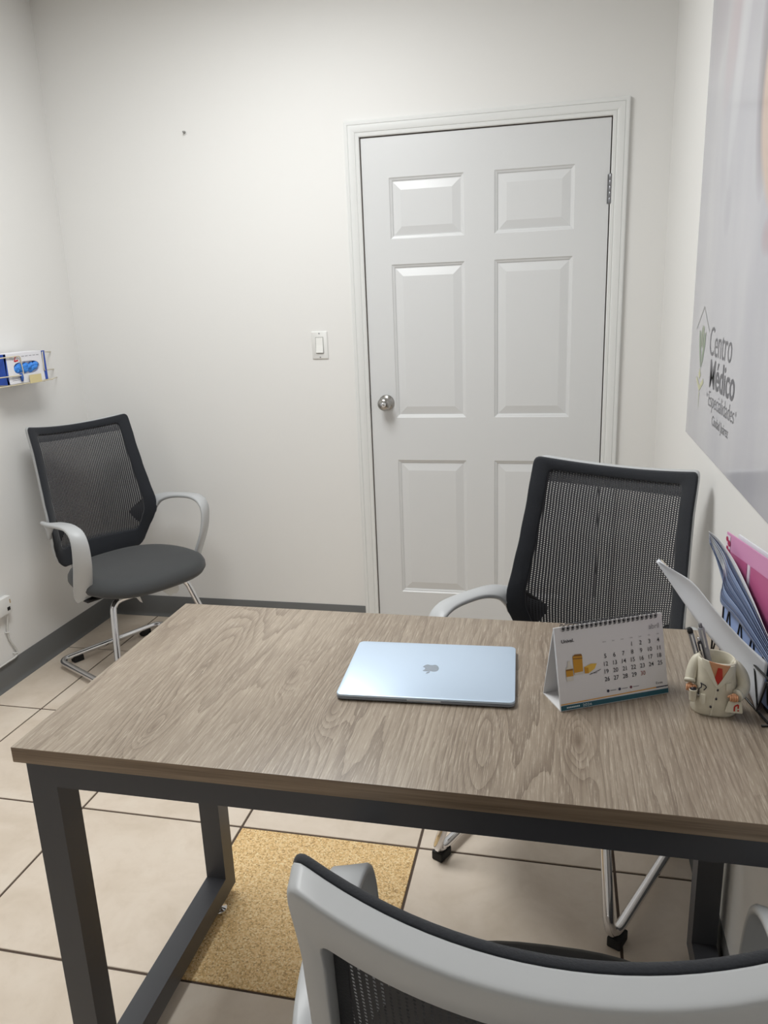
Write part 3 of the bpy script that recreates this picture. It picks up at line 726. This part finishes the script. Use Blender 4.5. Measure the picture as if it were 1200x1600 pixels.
bm = bmesh.new(); lathe(bm, [(0.0001, -0.002), (0.0026, -0.002), (0.0030, 0.0), (0.0026, 0.001), (0.0001, 0.001)], 14, 'y'); obj('stethoscope_disc', bm, M_NICKEL, so, smooth=True, loc=fp(-0.0300, 0.0330, 0.0015))
def limb(name, pts, rads, m, parent=PH): return tube(name, [c[:3] for c in catmull([tuple(p)+(r,) for p, r in zip(pts, rads)], 5)], [c[3] for c in catmull([tuple(p)+(r,) for p, r in zip(pts, rads)], 5)], m, parent, 14)
limb('sleeve', [(-0.026, 0.004, 0.091), (-0.034, 0.002, 0.084), (-0.040, -0.002, 0.070), (-0.0435, -0.008, 0.056), (-0.0445, -0.011, 0.052)], [0.006, 0.0090, 0.0100, 0.0095, 0.0088], M_CER)
tube('cuff', [(-0.0442, -0.010, 0.0545), (-0.0447, -0.0125, 0.0508)], 0.0100, M_LAP, PH, 16)
limb('sleeve', [(0.026, 0.004, 0.085), (0.035, 0.002, 0.078), (0.0455, -0.002, 0.062), (0.0470, -0.010, 0.047), (0.0400, -0.020, 0.041), (0.036, -0.025, 0.040)], [0.006, 0.0090, 0.0110, 0.0112, 0.0100, 0.0092], M_CER)
tube('cuff', [(0.0385, -0.0225, 0.0405), (0.0345, -0.0265, 0.0395)], 0.0102, M_LAP, PH, 16)
def fist(parent_name, c, dirx):
    bm = bmesh.new()
    bmesh.ops.create_uvsphere(bm, u_segments=14, v_segments=9, radius=1.0)
    for v in bm.verts: v.co = Vector((v.co.x*0.0068, v.co.y*0.0050, v.co.z*0.0058))
    for k in range(4):
        x = -0.0055+k*0.0036; L = (0.0050, 0.0062, 0.0060, 0.0048)[k]
        add_tube(bm, [(x, -0.002, 0.003), (x, -0.0062, 0.001), (x, -0.0060, -0.002-L*0.4), (x, -0.0030, -0.003-L*0.5)], [0.0019, 0.0021, 0.0019, 0.0015], 8)
    add_tube(bm, [(dirx*0.004, -0.002, 0.003), (dirx*0.0085, -0.0045, 0.0025), (dirx*0.0110, -0.0055, 0.0010)], [0.0022, 0.0019, 0.0014], 8)
    return obj('hand', bm, M_SKIN, PH, smooth=True, loc=c)
fist('hand', (-0.0440, -0.0155, 0.0445), 1)
fist('hand', (0.0290, -0.0310, 0.0395), -1)
bm = bmesh.new(); lathe(bm, [(0.0001, 0.0), (0.0058, 0.0), (0.0062, 0.002), (0.0068, 0.017), (0.0074, 0.0185), (0.0074, 0.020), (0.0060, 0.020), (0.0056, 0.014), (0.0001, 0.013)], 18)
cup = obj('held_cup', bm, M_CER, PH, smooth=True, loc=(-0.0390, -0.0240, 0.0235))
bm = bmesh.new(); lathe(bm, [(0.0001, 0.0185), (0.0056, 0.0185), (0.0050, 0.0220), (0.0001, 0.0235)], 14); obj('cup_contents', bm, M_NAVY, cup, smooth=True)
# doctor's bag with a red mark
bm = bmesh.new()
add_rings(bm, [[(-0.0145, 0, 0.0), (0.0150, 0, 0.0), (0.0115, 0, 0.0185), (-0.0090, 0, 0.0185)], [(-0.0150, -0.007, 0.0), (0.0155, -0.007, 0.0), (0.0118, -0.0055, 0.0190), (-0.0093, -0.0055, 0.0190)]])
bmesh.ops.bevel(bm, geom=bm.edges[:], offset=0.0012, segments=2, affect='EDGES')
bag = obj('held_bag', bm, M_LAP, PH, angle=50, loc=(0.0305, -0.0285, 0.0135))
prb = Print((0.0, -0.0073, 0.0), (1, 0, 0), (0, 0.0015, 0.019))
prb.line('r', (0.0005, 0.0035), (0.0005, 0.0120), 0.0026); prb.line('r', (0.0005, 0.0120), (0.0065, 0.0150), 0.0026); prb.rect('r', 0.0055, 0.0040, 0.0082, 0.0064); prb.rect('r', 0.0052, 0.0085, 0.0078, 0.0150)
prb.build({'r': ('red_mark', M_TIE)}, bag)

def pen(label, p0, p1, r, m_body, m_tip, ball=False, clip=True):
    p0, p1 = Vector(p0), Vector(p1); L = (p1-p0).length
    e = empty('pen', p0); tag(e, label, 'pen', 'pens in the holder')
    q = Vector((0, 0, 1)).rotation_difference((p1-p0).normalized()); e.rotation_mode = 'QUATERNION'; e.rotation_quaternion = q
    bm = bmesh.new(); lathe(bm, [(0.0001, 0), (r*0.3, 0.0), (r, 0.012), (r, L-0.010), (r*0.92, L-0.008), (0.0001, L-0.008)], 14); obj('barrel', bm, m_body, e, angle=40)
    bm = bmesh.new()
    if ball: lathe(bm, [(0.0001, L-0.010), (r*0.95, L-0.009), (r*1.12, L-0.005), (r*0.9, L-0.001), (r*0.4, L+0.001), (0.0001, L+0.0012)], 14)
    else: lathe(bm, [(0.0001, L-0.008), (r*0.6, L-0.008), (r*0.55, L-0.001), (0.0001, L)], 14)
    obj('tip', bm, m_tip, e, smooth=True)
    if clip:
        bm = bmesh.new(); add_box(bm, -0.0012, 0.0012, -r-0.0022, -r-0.0012, L-0.040, L-0.010); add_box(bm, -0.0012, 0.0012, -r-0.0018, 0, L-0.012, L-0.010); obj('clip', bm, M_CHROME, e)
ZH = DH
pen('silver stylus pen with black ball tip in the coat-shaped holder', (2.200, -1.944, ZH+0.012), (2.1635, -1.930, ZH+0.131), 0.0042, mat('pen_silver', (150, 152, 158), 0.3, metal=0.8), M_RUBBER, True)
pen('dark slim pen between the silver and grey pens in the holder', (2.206, -1.946, ZH+0.012), (2.1775, -1.932, ZH+0.117), 0.0036, mat('pen_dark', (62, 60, 66), 0.35), M_CHROME, False)
pen('thick light grey pen in the coat-shaped holder', (2.212, -1.940, ZH+0.013), (2.1790, -1.928, ZH+0.140), 0.0050, mat('pen_grey', (158, 158, 164), 0.4), mat('pen_grey2', (120, 120, 126), 0.4), False)

# ------------------------------------------------------------------ wire file sorter with papers
SA = math.radians(12.0); SD = Vector((math.sin(SA), -math.cos(SA), 0)); SN = Vector((math.cos(SA), math.sin(SA), 0)); S0 = Vector((2.222, -1.770, DH))
sorter = empty('file_sorter', S0); tag(sorter, 'black wire file sorter holding papers at the right wall', 'file sorter')
OFF = (0.010, 0.026, 0.0445); LEN = 0.235; HT = 0.118; RW = 0.0018
def sp(s, n, z): return SD*s+SN*n+Vector((0, 0, z))
for n, HT in zip(OFF, (0.072, 0.114, 0.114)):
    d = tube('divider_frame', fillet([sp(0, n, 0.004), sp(0, n, HT), sp(LEN, n, HT), sp(LEN, n, 0.004)], 0.010, 5), RW, M_BLK, sorter, 8)
    k = 5; zz = []
    for i in range(k): zz += [sp(LEN*i/k, n, 0.006), sp(LEN*(i+0.5)/k, n, HT-0.002)]
    zz.append(sp(LEN, n, 0.006)); tube('zigzag_wire', fillet(zz, 0.003, 3), 0.0015, M_BLK, d, 8)
for s in (0.004, LEN-0.004): tube('cross_wire', [sp(s, -0.003, RW+0.0005), sp(s, OFF[-1]+0.001, RW+0.0005)], RW, M_BLK, sorter, 8)
for n in OFF: tube('base_wire', [sp(0, n, RW+0.001), sp(LEN, n, RW+0.001)], RW, M_BLK, sorter, 8)

def sheet(name, rows, m, th=0.0008, parent=None):
    """Thin bent sheet through rows of points (all rows same length), smoothed."""
    R = [catmull([tuple(p) for p in r], 5) for r in rows]
    C = [catmull([R[i][j] for i in range(len(R))], 4) for j in range(len(R[0]))]
    bm = bmesh.new(); g = [[bm.verts.new(p) for p in c] for c in C]
    for a, b in zip(g[:-1], g[1:]):
        for i in range(len(a)-1): bm.faces.new((a[i], a[i+1], b[i+1], b[i]))
    bmesh.ops.recalc_face_normals(bm, faces=bm.faces[:])
    bmesh.ops.solidify(bm, geom=bm.faces[:], thickness=th)
    return obj(name, bm, m, parent, smooth=True)
def flat_folder(name, s0, s1, n0, n1, z0, z1, th, m):
    """Upright folder in a slot: foot at offset n0, top leaning to n1."""
    bm = bmesh.new()
    q = [[S0+sp(s, n+t, z) for s, n, z in ((s0, n0, z0), (s1, n0, z0), (s1, n1, z1), (s0, n1, z1))] for t in (0, th)]
    add_rings(bm, q); return obj(name, bm, m)
M_PAPER = mat('white_paper', (226, 228, 234), 0.55); M_PINK = mat('pink_card', (214, 150, 190), 0.5); M_LILAC = mat('pink_panel', (190, 98, 142), 0.5)
f1 = flat_folder('paper_folder', 0.012, LEN-0.006, 0.0390, 0.0360, 0.004, 0.2440, 0.003, M_PAPER); tag(f1, 'white folder behind the pink one, nearest the wall', 'folder', 'papers in the sorter')
f2 = flat_folder('pink_folder', -0.020, LEN-0.010, 0.0340, 0.0300, 0.004, 0.2400, 0.002, M_PINK); tag(f2, 'pink folder with darker pink panels in the sorter', 'folder', 'papers in the sorter')
a0 = S0+sp(-0.020, 0.0340, 0.004); upv = (SN*(-0.004)+Vector((0, 0, 0.236)))
prf = Print(a0, SD, upv)
prf.rect('dark', 0.020, 0.080, 0.085, 0.205, 0.0006); prf.rect('dark', 0.100, 0.020, 0.230, 0.205, 0.0006)
prf.rect('light', 0.088, 0.100, 0.097, 0.205, 0.0006); prf.rect('light', 0.0, 0.0, 0.016, 0.232, 0.0006)
for a, b, r in ((0.004, 0.224, 0.005), (0.012, 0.218, 0.006), (0.006, 0.208, 0.0045), (0.013, 0.203, 0.005), (0.004, 0.196, 0.0035)): prf.disc('rose', a, b, r, 7, 0.0010)
prf.build({'dark': ('pink_panel_print', M_LILAC), 'light': ('pale_strip_print', mat('pale_lilac', (226, 214, 226), 0.5)), 'rose': ('rose_print', mat('rose_ink', (168, 34, 84), 0.5))}, f2)
M_BLU = [mat('sleeve_blue_%s' % n, c, 0.28, coat=0.3) for n, c in (('a', (122, 138, 172)), ('b', (84, 98, 130)), ('c', (150, 168, 204)), ('d', (104, 118, 150)))]
# light blue folder behind the middle divider
f3 = flat_folder('blue_folder', -0.006, LEN-0.012, 0.0275, 0.0265, 0.004, 0.112, 0.0015, mat('light_blue_card', (148, 170, 216), 0.4)); tag(f3, 'light blue folder behind the black zigzag wires', 'folder', 'papers in the sorter')
# bundle of blue-grey plastic sleeves flopping over the middle divider
bund = empty('sleeve_bundle', (2.25, -1.80, DH+0.01)); tag(bund, 'bundle of blue-grey plastic sleeves leaning in the sorter', 'papers', 'papers in the sorter')
U = [(2.212, -1.760, 1.018), (2.229, -1.778, 1.006), (2.248, -1.820, 0.979), (2.2632, -1.890, 0.9414), (2.2713, -1.970, 0.9106), (2.285, -2.020, 0.885)]
Lw = [(2.216, -1.760, 0.994), (2.243, -1.765, 0.927), (2.237, -1.775, 0.892), (2.2502, -1.850, 0.890), (2.2741, -1.970, 0.866), (2.287, -2.020, 0.842)]
inv = Matrix.Translation((-2.25, 1.80, -DH-0.01))
NS = 9
for k in range(NS):
    t0, t1 = k/NS, (k+1)/NS
    def lerp(t, bend):
        return [inv @ Vector(tuple(a+(b-a)*t for a, b in zip(p, q))) + Vector((bend, 0, 0)) for p, q in zip(U, Lw)]
    top_ = lerp(t0, 0.0015*(NS-k)/NS); low_ = lerp(min(1.0, t1+0.05), 0.0028*(NS-k)/NS+0.0016)
    sheet('plastic_sleeve', [top_, [(a+b)/2 for a, b in zip(top_, low_)], low_], M_BLU[k % 4] if k else M_PAPER, 0.0005, bund)
foot = [inv @ Vector(p) for p in ((2.2640, -1.765, 0.780), (2.267, -1.780, 0.780), (2.271, -1.800, 0.780), (2.280, -1.845, 0.780), (2.297, -1.940, 0.780), (2.306, -1.985, 0.780))]
mid_ = [inv @ Vector(p) for p in ((2.2560, -1.762, 0.880), (2.2590, -1.772, 0.872), (2.2630, -1.790, 0.862), (2.2730, -1.848, 0.850), (2.2930, -1.950, 0.835), (2.302, -1.990, 0.820))]
sheet('sleeve_foot', [lerp(0.9, 0.004), mid_, foot], M_BLU[2], 0.0012, bund)
# white leaflet bending out of the front slot
LL = [(2.123, -1.800, 0.971), (2.161, -1.820, 0.918), (2.195, -1.850, 0.875), (2.240, -1.897, 0.829), (2.259, -1.930, 0.803), (2.269, -1.950, 0.7775)]
LU = [(2.125, -1.799, 0.972), (2.153, -1.820, 0.962), (2.181, -1.845, 0.949), (2.213, -1.880, 0.915), (2.248, -1.915, 0.882), (2.280, -1.950, 0.860)]
mids = [tuple((a+b)/2+c for a, b, c in zip(p, q, (0.004, 0.004, 0.004))) for p, q in zip(LL, LU)]
o = sheet('leaflet', [LL, mids, LU], M_PAPER, 0.0006); tag(o, 'white leaflet bending out of the sorter towards the chair', 'leaflet', 'papers in the sorter')
o = sheet('booklet', [[(x+0.003+0.012*(i == 0), y+0.004, z-0.004-0.012*(i == 0)) for i, (x, y, z) in enumerate(LL)], [(x+0.005, y+0.010, z-0.004) for x, y, z in mids]], mat('cream_paper', (214, 206, 186), 0.6), 0.0012); tag(o, 'cream-edged booklet tucked under the white leaflet', 'booklet', 'papers in the sorter')
GL = [(2.205, -1.838, 0.868), (2.219, -1.850, 0.850), (2.238, -1.880, 0.830), (2.254, -1.910, 0.806), (2.264, -1.940, 0.788), (2.270, -1.950, 0.7755)]
o = sheet('booklet', [GL, [(x+0.012, y+0.006, z+0.004) for x, y, z in GL]], mat('brown_cover', (92, 74, 64), 0.5), 0.002); tag(o, 'dark brown booklet edge below the leaflet in the sorter', 'booklet', 'papers in the sorter')

# ------------------------------------------------------------------ wall things
# light switch
sw = empty('light_switch', (0.9673, 0, 1.2641)); tag(sw, 'white rocker light switch beside the door', 'switch')
bm = bmesh.new()
add_rings(bm, [[(x, y, z) for x, z in rrect(0.070-2*i, 0.1143-2*i, 0.004)] for y, i in ((0, 0), (-0.0025, 0), (-0.0055, 0.003), (-0.0058, 0.0035))]); obj('plate', bm, M_WHITE, sw, angle=40)
box('rocker_frame', -0.0172, 0.0172, -0.0066, -0.005, -0.0335, 0.0335, mat('switch_gap', (150, 150, 148), 0.6), sw)
bm = bmesh.new(); add_rings(bm, [[(x, y, z) for y, z in ((-0.0055, -0.0315), (-0.0125, -0.0300), (-0.0085, 0.0), (-0.0072, 0.0315), (-0.0055, 0.0315))] for x in (-0.0150, 0.0150)]); obj('rocker', bm, mat('rocker_white', (236, 236, 233), 0.35), sw)
for z in (-0.0485, 0.0485):
    bm = bmesh.new(); lathe(bm, [(0.0001, -0.0072), (0.0028, -0.0068), (0.0032, -0.0055), (0.0001, -0.0055)], 12, 'y'); obj('screw', bm, mat('screw_grey', (150, 150, 152), 0.4), sw, smooth=True, loc=(0, 0, z))
# screw left in the back wall
bm = bmesh.new(); lathe(bm, [(0.0001, 0.0), (0.0055, 0.0), (0.0055, -0.003), (0.0025, -0.004), (0.0025, -0.012), (0.0040, -0.013), (0.0036, -0.016), (0.0001, -0.0165)], 14, 'y')
ns = empty('wall_screw', (0.450, 0, 2.118)); tag(ns, 'small screw in a plug high on the back wall', 'screw')
obj('shank', bm, mat('screw_steel', (150, 149, 146), 0.5), ns, smooth=True)
bm = bmesh.new(); lathe(bm, [(0.0055, -0.0001), (0.0090, -0.0001), (0.0085, -0.0022), (0.0058, -0.0025)], 18, 'y'); obj('plug_collar', bm, M_WHITE, ns, smooth=True)

# network box with cable on the left wall
nb = empty('network_outlet', (XL, -0.735, 0.335)); tag(nb, 'small white surface network outlet on the left wall', 'outlet')
bm = bmesh.new(); add_box(bm, 0, 0.026, -0.045, 0.028, -0.032, 0.036, 0.003, 2); obj('housing', bm, M_WHITE, nb, angle=40)
box('port', 0.0255, 0.0268, 0.000, 0.016, -0.020, -0.006, M_DARK, nb)
box('label_window', 0.0255, 0.0266, 0.018, 0.023, 0.006, 0.022, mat('tan_mark', (176, 150, 110), 0.6), nb)
M_CBL = mat('white_cable', (206, 205, 202), 0.45)
cb = empty('network_cable', (XL, -0.735, 0.335)); tag(cb, 'white cable hanging from the outlet to the baseboard', 'cable')
pts = [c for c in catmull([(0.020, 0.004, -0.030), (0.014, 0.004, -0.060), (0.008, 0.000, -0.110), (0.007, 0.006, -0.150), (0.008, 0.024, -0.185), (0.009, 0.032, -0.210), (0.010, 0.020, -0.225), (0.010, -0.050, -0.2265), (0.010, -0.400, -0.2265)], 5)]
tube('cord', pts, 0.0035, M_CBL, cb, 10)
for y, z in ((0.000, -0.112), (0.026, -0.212)):
    bm = bmesh.new(); add_tube(bm, [(0.001, y-0.008, z+0.002), (0.010, y-0.007, z+0.002), (0.0135, y, z), (0.010, y+0.007, z-0.002), (0.001, y+0.008, z-0.002)], 0.002, 8); add_box(bm, 0, 0.006, y+0.006, y+0.013, z-0.006, z+0.002, 0.001, 1); obj('cable_clip', bm, M_WHITE, cb, smooth=True)

# wire rack with a box of gloves on the left wall
rk = empty('wire_rack', (XL, -0.50, 1.176)); tag(rk, 'cream wire rack on the left wall holding the glove box', 'rack')
M_RACK = mat('cream_wire', (206, 196, 170), 0.35)
fx = 0.099; y0, y1 = -0.24, 0.150     # box front, near end, far end (relative)
tube('basket_wire', fillet([(0.002, y1+0.012, 0.0), (fx+0.003, y1+0.004, 0.0), (fx+0.003, y0, 0.0), (0.002, y0, 0.0)], 0.008, 4), 0.0022, M_RACK, rk, 8)
for yy in (-0.20, -0.10, 0.0, 0.10): tube('floor_wire', [(0.002, yy, -0.002), (fx+0.003, yy, -0.002)], 0.0018, M_RACK, rk, 8)
tube('end_loop', fillet([(0.002, 0.301, 0.101), (fx+0.002, y1-0.040, 0.112), (fx+0.004, y1-0.046, 0.040), (0.002, 0.305, 0.028)], 0.010, 4), 0.0022, M_RACK, rk, 8)
tube('front_loop', fillet([(fx+0.004, y0, 0.104), (fx+0.005, -0.030, 0.106), (fx+0.005, -0.024, 0.033), (fx+0.005, y0, 0.037)], 0.012, 5), 0.0022, M_RACK, rk, 8)
tube('side_wire', [(0.002, 0.319, -0.008), (fx+0.003, y1-0.005, 0.001)], 0.0018, M_RACK, rk, 8)
for yy in (-0.22,): tube('wall_upright', [(0.003, yy, -0.005), (0.003, yy, 0.11)], 0.0022, M_RACK, rk, 8)
bm = bmesh.new(); add_box(bm, fx+0.006, fx+0.0072, 0.005, 0.076, -0.002, 0.030); tp = obj('masking_tape', bm, mat('masking_tape', (212, 198, 150), 0.6), rk); tp['label'] = 'beige strip of masking tape'
gb = empty('glove_box', (XL, -0.50, 1.180)); tag(gb, 'white and blue cardboard box of blue gloves in the wire rack', 'glove box')
M_BOXW = mat('box_white', (226, 226, 232), 0.45); M_BOXB = mat('box_blue', (28, 72, 168), 0.45)
BX0, BX1, BYa, BYb, BH = 0.020, 0.098, -0.115, 0.126, 0.113
bm = bmesh.new()
# carton with an oval opening in the front
ov = [( -0.067+0.0, 0)]
cy_, cz_, ra, rb = 0.009, 0.056, 0.076, 0.024
N = 40
oval = []
for i in range(N):
    a = 2*math.pi*i/N; c, s = math.cos(a), math.sin(a)
    oval.append((cy_+ra*math.copysign(abs(c)**0.6, c), cz_+rb*math.copysign(abs(s)**0.8, s)))
def rect_pt(i):
    a = 2*math.pi*i/N; c, s = math.cos(a), math.sin(a); m_ = max(abs(c), abs(s)); c /= m_; s /= m_
    return ((BYa+BYb)/2+c*(BYb-BYa)/2, BH/2+s*BH/2)
outer = [rect_pt(i) for i in range(N)]
vo_ = [bm.verts.new((BX1, y, z)) for y, z in outer]; vi_ = [bm.verts.new((BX1, y, z)) for y, z in oval]; vd_ = [bm.verts.new((BX1-0.012, y, z)) for y, z in oval]
vb_ = [bm.verts.new((BX0, y, z)) for y, z in outer]
for i in range(N):
    j = (i+1) % N
    bm.faces.new((vo_[i], vo_[j], vi_[j], vi_[i])); bm.faces.new((vi_[i], vi_[j], vd_[j], vd_[i])); bm.faces.new((vo_[i], vb_[i], vb_[j], vo_[j]))
bm.faces.new(vb_); bm.faces.new(vd_)
obj('carton', bm, M_BOXW, gb)
pg_ = Print((BX1, BYa, 0), (0, 1, 0), (0, 0, 1)); Wd = BYb-BYa
pg_.poly('blue', [(Wd-0.016, 0.0), (Wd, 0.0), (Wd, BH), (Wd-0.020, BH)]); pg_.poly('blue', [(0.0, 0.0), (0.014, 0.0), (0.002, 0.030), (0.010, BH), (0.0, BH)])
pg_.rect('blue', 0.0, 0.0, 0.012, BH)
pg_.text('grey', 'TG', 0.030, 0.088, a1=0.052, height=0.014); pg_.line('red', (0.055, 0.082), (0.064, 0.099), 0.005); pg_.line('red', (0.064, 0.099), (0.072, 0.101), 0.005); pg_.line('red', (0.058, 0.083), (0.078, 0.086), 0.006)
for k in range(5): pg_.rect('grey', 0.100+k*0.022, 0.098, 0.116+k*0.022, 0.1005)
for k in range(3): pg_.rect('grey', 0.030, 0.012+k*0.006, 0.090, 0.0140+k*0.006)
pg_.build({'blue': ('blue_print', M_BOXB), 'grey': ('grey_print', mat('box_grey_ink', (150, 150, 158), 0.6)), 'red': ('red_print', mat('box_red_ink', (196, 24, 44), 0.5))}, gb)
box('end_flap', BX0, BX1+0.0003, BYb, BYb+0.0012, 0, BH, M_BOXB, gb); box('end_flap', BX0, BX1+0.0003, BYa-0.0012, BYa, 0, BH, M_BOXB, gb)
bm = bmesh.new()
for k in range(30):
    r_ = bmesh.ops.create_icosphere(bm, subdivisions=2, radius=1.0)
    c = Vector((BX1-0.010, cy_-0.060+0.120*(k/29), cz_-0.011+0.022*random.random())); s = Vector((0.009+0.006*random.random(), 0.010+0.007*random.random(), 0.008+0.005*random.random()))
    for v in r_['verts']:
        q = v.co.copy(); q *= 1+0.22*math.sin(7*q.x+5*q.y+k)*math.cos(6*q.z-k); v.co = Vector((q.x*s.x, q.y*s.y, q.z*s.z))+c
go = obj('gloves', bm, mat('nitrile_blue', (56, 136, 224), 0.45), gb, smooth=True); go['label'] = 'crumpled blue gloves in the oval opening'; go['kind'] = 'stuff'
# dangling glove finger
tube('glove_finger', [(BX1+0.002, -0.034, 0.036), (BX1+0.006, -0.036, 0.020), (BX1+0.006, -0.038, 0.006)], [0.006, 0.006, 0.004], mat('glove_shade', (40, 84, 160), 0.5), gb, 8)

# ------------------------------------------------------------------ glossy poster on the right wall
PY0, PY1, PZ0, PZ1 = -0.768, -2.75, 1.028, 2.45
def poster_mat():
    m, t = nodemat('poster_print', 0.14); co = t.objco(); sp_ = t.add('ShaderNodeSeparateXYZ'); t.link(co, sp_.inputs[0]); Y, Z = sp_.outputs[1], sp_.outputs[2]
    n = t.noise(t.mapping(co, (1, 2.2, 0.9)), 1.6, 3, 0.5)
    c = t.ramp(n, [(0.3, lin((186, 186, 194))), (0.7, lin((204, 203, 208)))])
    def blob(cy, cz, sy, sz, tilt=0.0, sharp=2.5):
        dy = t.math('SUBTRACT', Y, cy); dz = t.math('SUBTRACT', Z, cz)
        a = t.math('DIVIDE', t.math('ADD', dy, t.math('MULTIPLY', dz, tilt)), sy); b = t.math('DIVIDE', dz, sz)
        r = t.math('ADD', t.math('MULTIPLY', a, a), t.math('MULTIPLY', b, b))
        return t.math('MULTIPLY', t.math('SUBTRACT', 1.0, r, clamp=True), sharp, clamp=True)
    for cy, cz, sy, sz, tl, col, sh, k in [(-0.92, 2.12, .16, .20, 0.25, (168, 160, 168), 1.0, .5), (-1.12, 2.05, .10, .24, 0.35, (196, 168, 172), .8, .45), (-1.22, 2.05, .07, .40, 0.25, (222, 222, 228), .9, .6),
                                             (-1.44, 1.80, .07, .22, -0.12, (128, 120, 124), 1.0, .8), (-1.63, 1.76, .215, .235, -0.1, (206, 184, 170), 4.0, 1.0), (-1.56, 1.52, .06, .04, 0, (176, 138, 138), .9, .5), (-1.75, 2.1, .2, .4, 0, (212, 190, 178), 2, 1.0), (-1.16, 1.60, .05, .06, 0, (172, 172, 180), .8, .5)]:
        c = t.mix(t.math('MULTIPLY', blob(cy, cz, sy, sz, tl, sh), k), c, lin(col))
    t.link(c, t.b.inputs['Base Color']); t.b.inputs['Specular IOR Level'].default_value = 0.6
    return m
po = empty('wall_poster', (XR, 0, 0)); tag(po, 'large glossy medical poster mounted on the right wall', 'poster')
bm = bmesh.new(); add_box(bm, -0.005, -0.0002, PY1, PY0, PZ0, PZ1, 0.0006, 1); obj('print_panel', bm, poster_mat(), po)
PX = -0.0052
pp = Print((PX, 0, 0), (0, -1, 0), (0, 0, 1))
pp.text('ink', 'Centro', 1.062, 1.2715, a1=1.330, b1=1.341, bold=-0.008); pp.text('bold', 'Médico', 1.090, 1.1945, a1=1.386, b1=1.2635, bold=0.012)
pp.text('ink', 'Especialidades', 1.097, 1.1385, a1=1.401, b1=1.1865, bold=-0.01); pp.text('ink', 'Ciudad Juárez', 1.160, 1.1035, a1=1.354, b1=1.1345, bold=0.0); pp.text('ink', 'de', 1.066, 1.1700, a1=1.083, b1=1.1810)
pp.text('ink', '®', 1.410, 1.1680, a1=1.424, b1=1.1790)
pp.line('roof', (0.852, 1.327), (0.950, 1.386), 0.0035); pp.line('roof', (0.950, 1.386), (1.045, 1.327), 0.0035)
pp.poly('green', [(0.900, 1.325), (0.918, 1.322), (0.944, 1.262), (0.946, 1.228), (0.928, 1.250), (0.906, 1.290)]); pp.poly('green', [(0.998, 1.325), (0.980, 1.318), (0.956, 1.262), (0.952, 1.228), (0.974, 1.250), (0.996, 1.292)])
pp.poly('leaf', [(0.930, 1.318), (0.944, 1.340), (0.948, 1.290), (0.938, 1.280)]); pp.poly('leaf', [(0.952, 1.340), (0.972, 1.334), (0.964, 1.290), (0.954, 1.280)])
pp.poly('lime', [(0.941, 1.228), (0.960, 1.212), (0.941, 1.198), (0.926, 1.212)]); pp.poly('lime', [(0.894, 1.196), (0.904, 1.204), (0.950, 1.184), (0.998, 1.206), (1.008, 1.196), (0.950, 1.168)])
pp.poly('pale', [(0.943, 1.166), (0.957, 1.166), (0.955, 1.122)])
pp.build({'ink': ('grey_lettering', mat('poster_ink', (98, 98, 104), 0.3)), 'bold': ('bold_lettering', mat('poster_bold', (84, 84, 92), 0.3)), 'roof': ('roof_outline', mat('roof_ink', (150, 152, 150), 0.3)), 'green': ('emblem_green', mat('emblem_green', (134, 150, 128), 0.3)),
          'leaf': ('emblem_leaf', mat('emblem_leaf', (158, 170, 146), 0.3)), 'lime': ('emblem_base', mat('emblem_lime', (192, 192, 156), 0.3)), 'pale': ('emblem_stem', mat('emblem_pale', (196, 198, 178), 0.3))}, po)
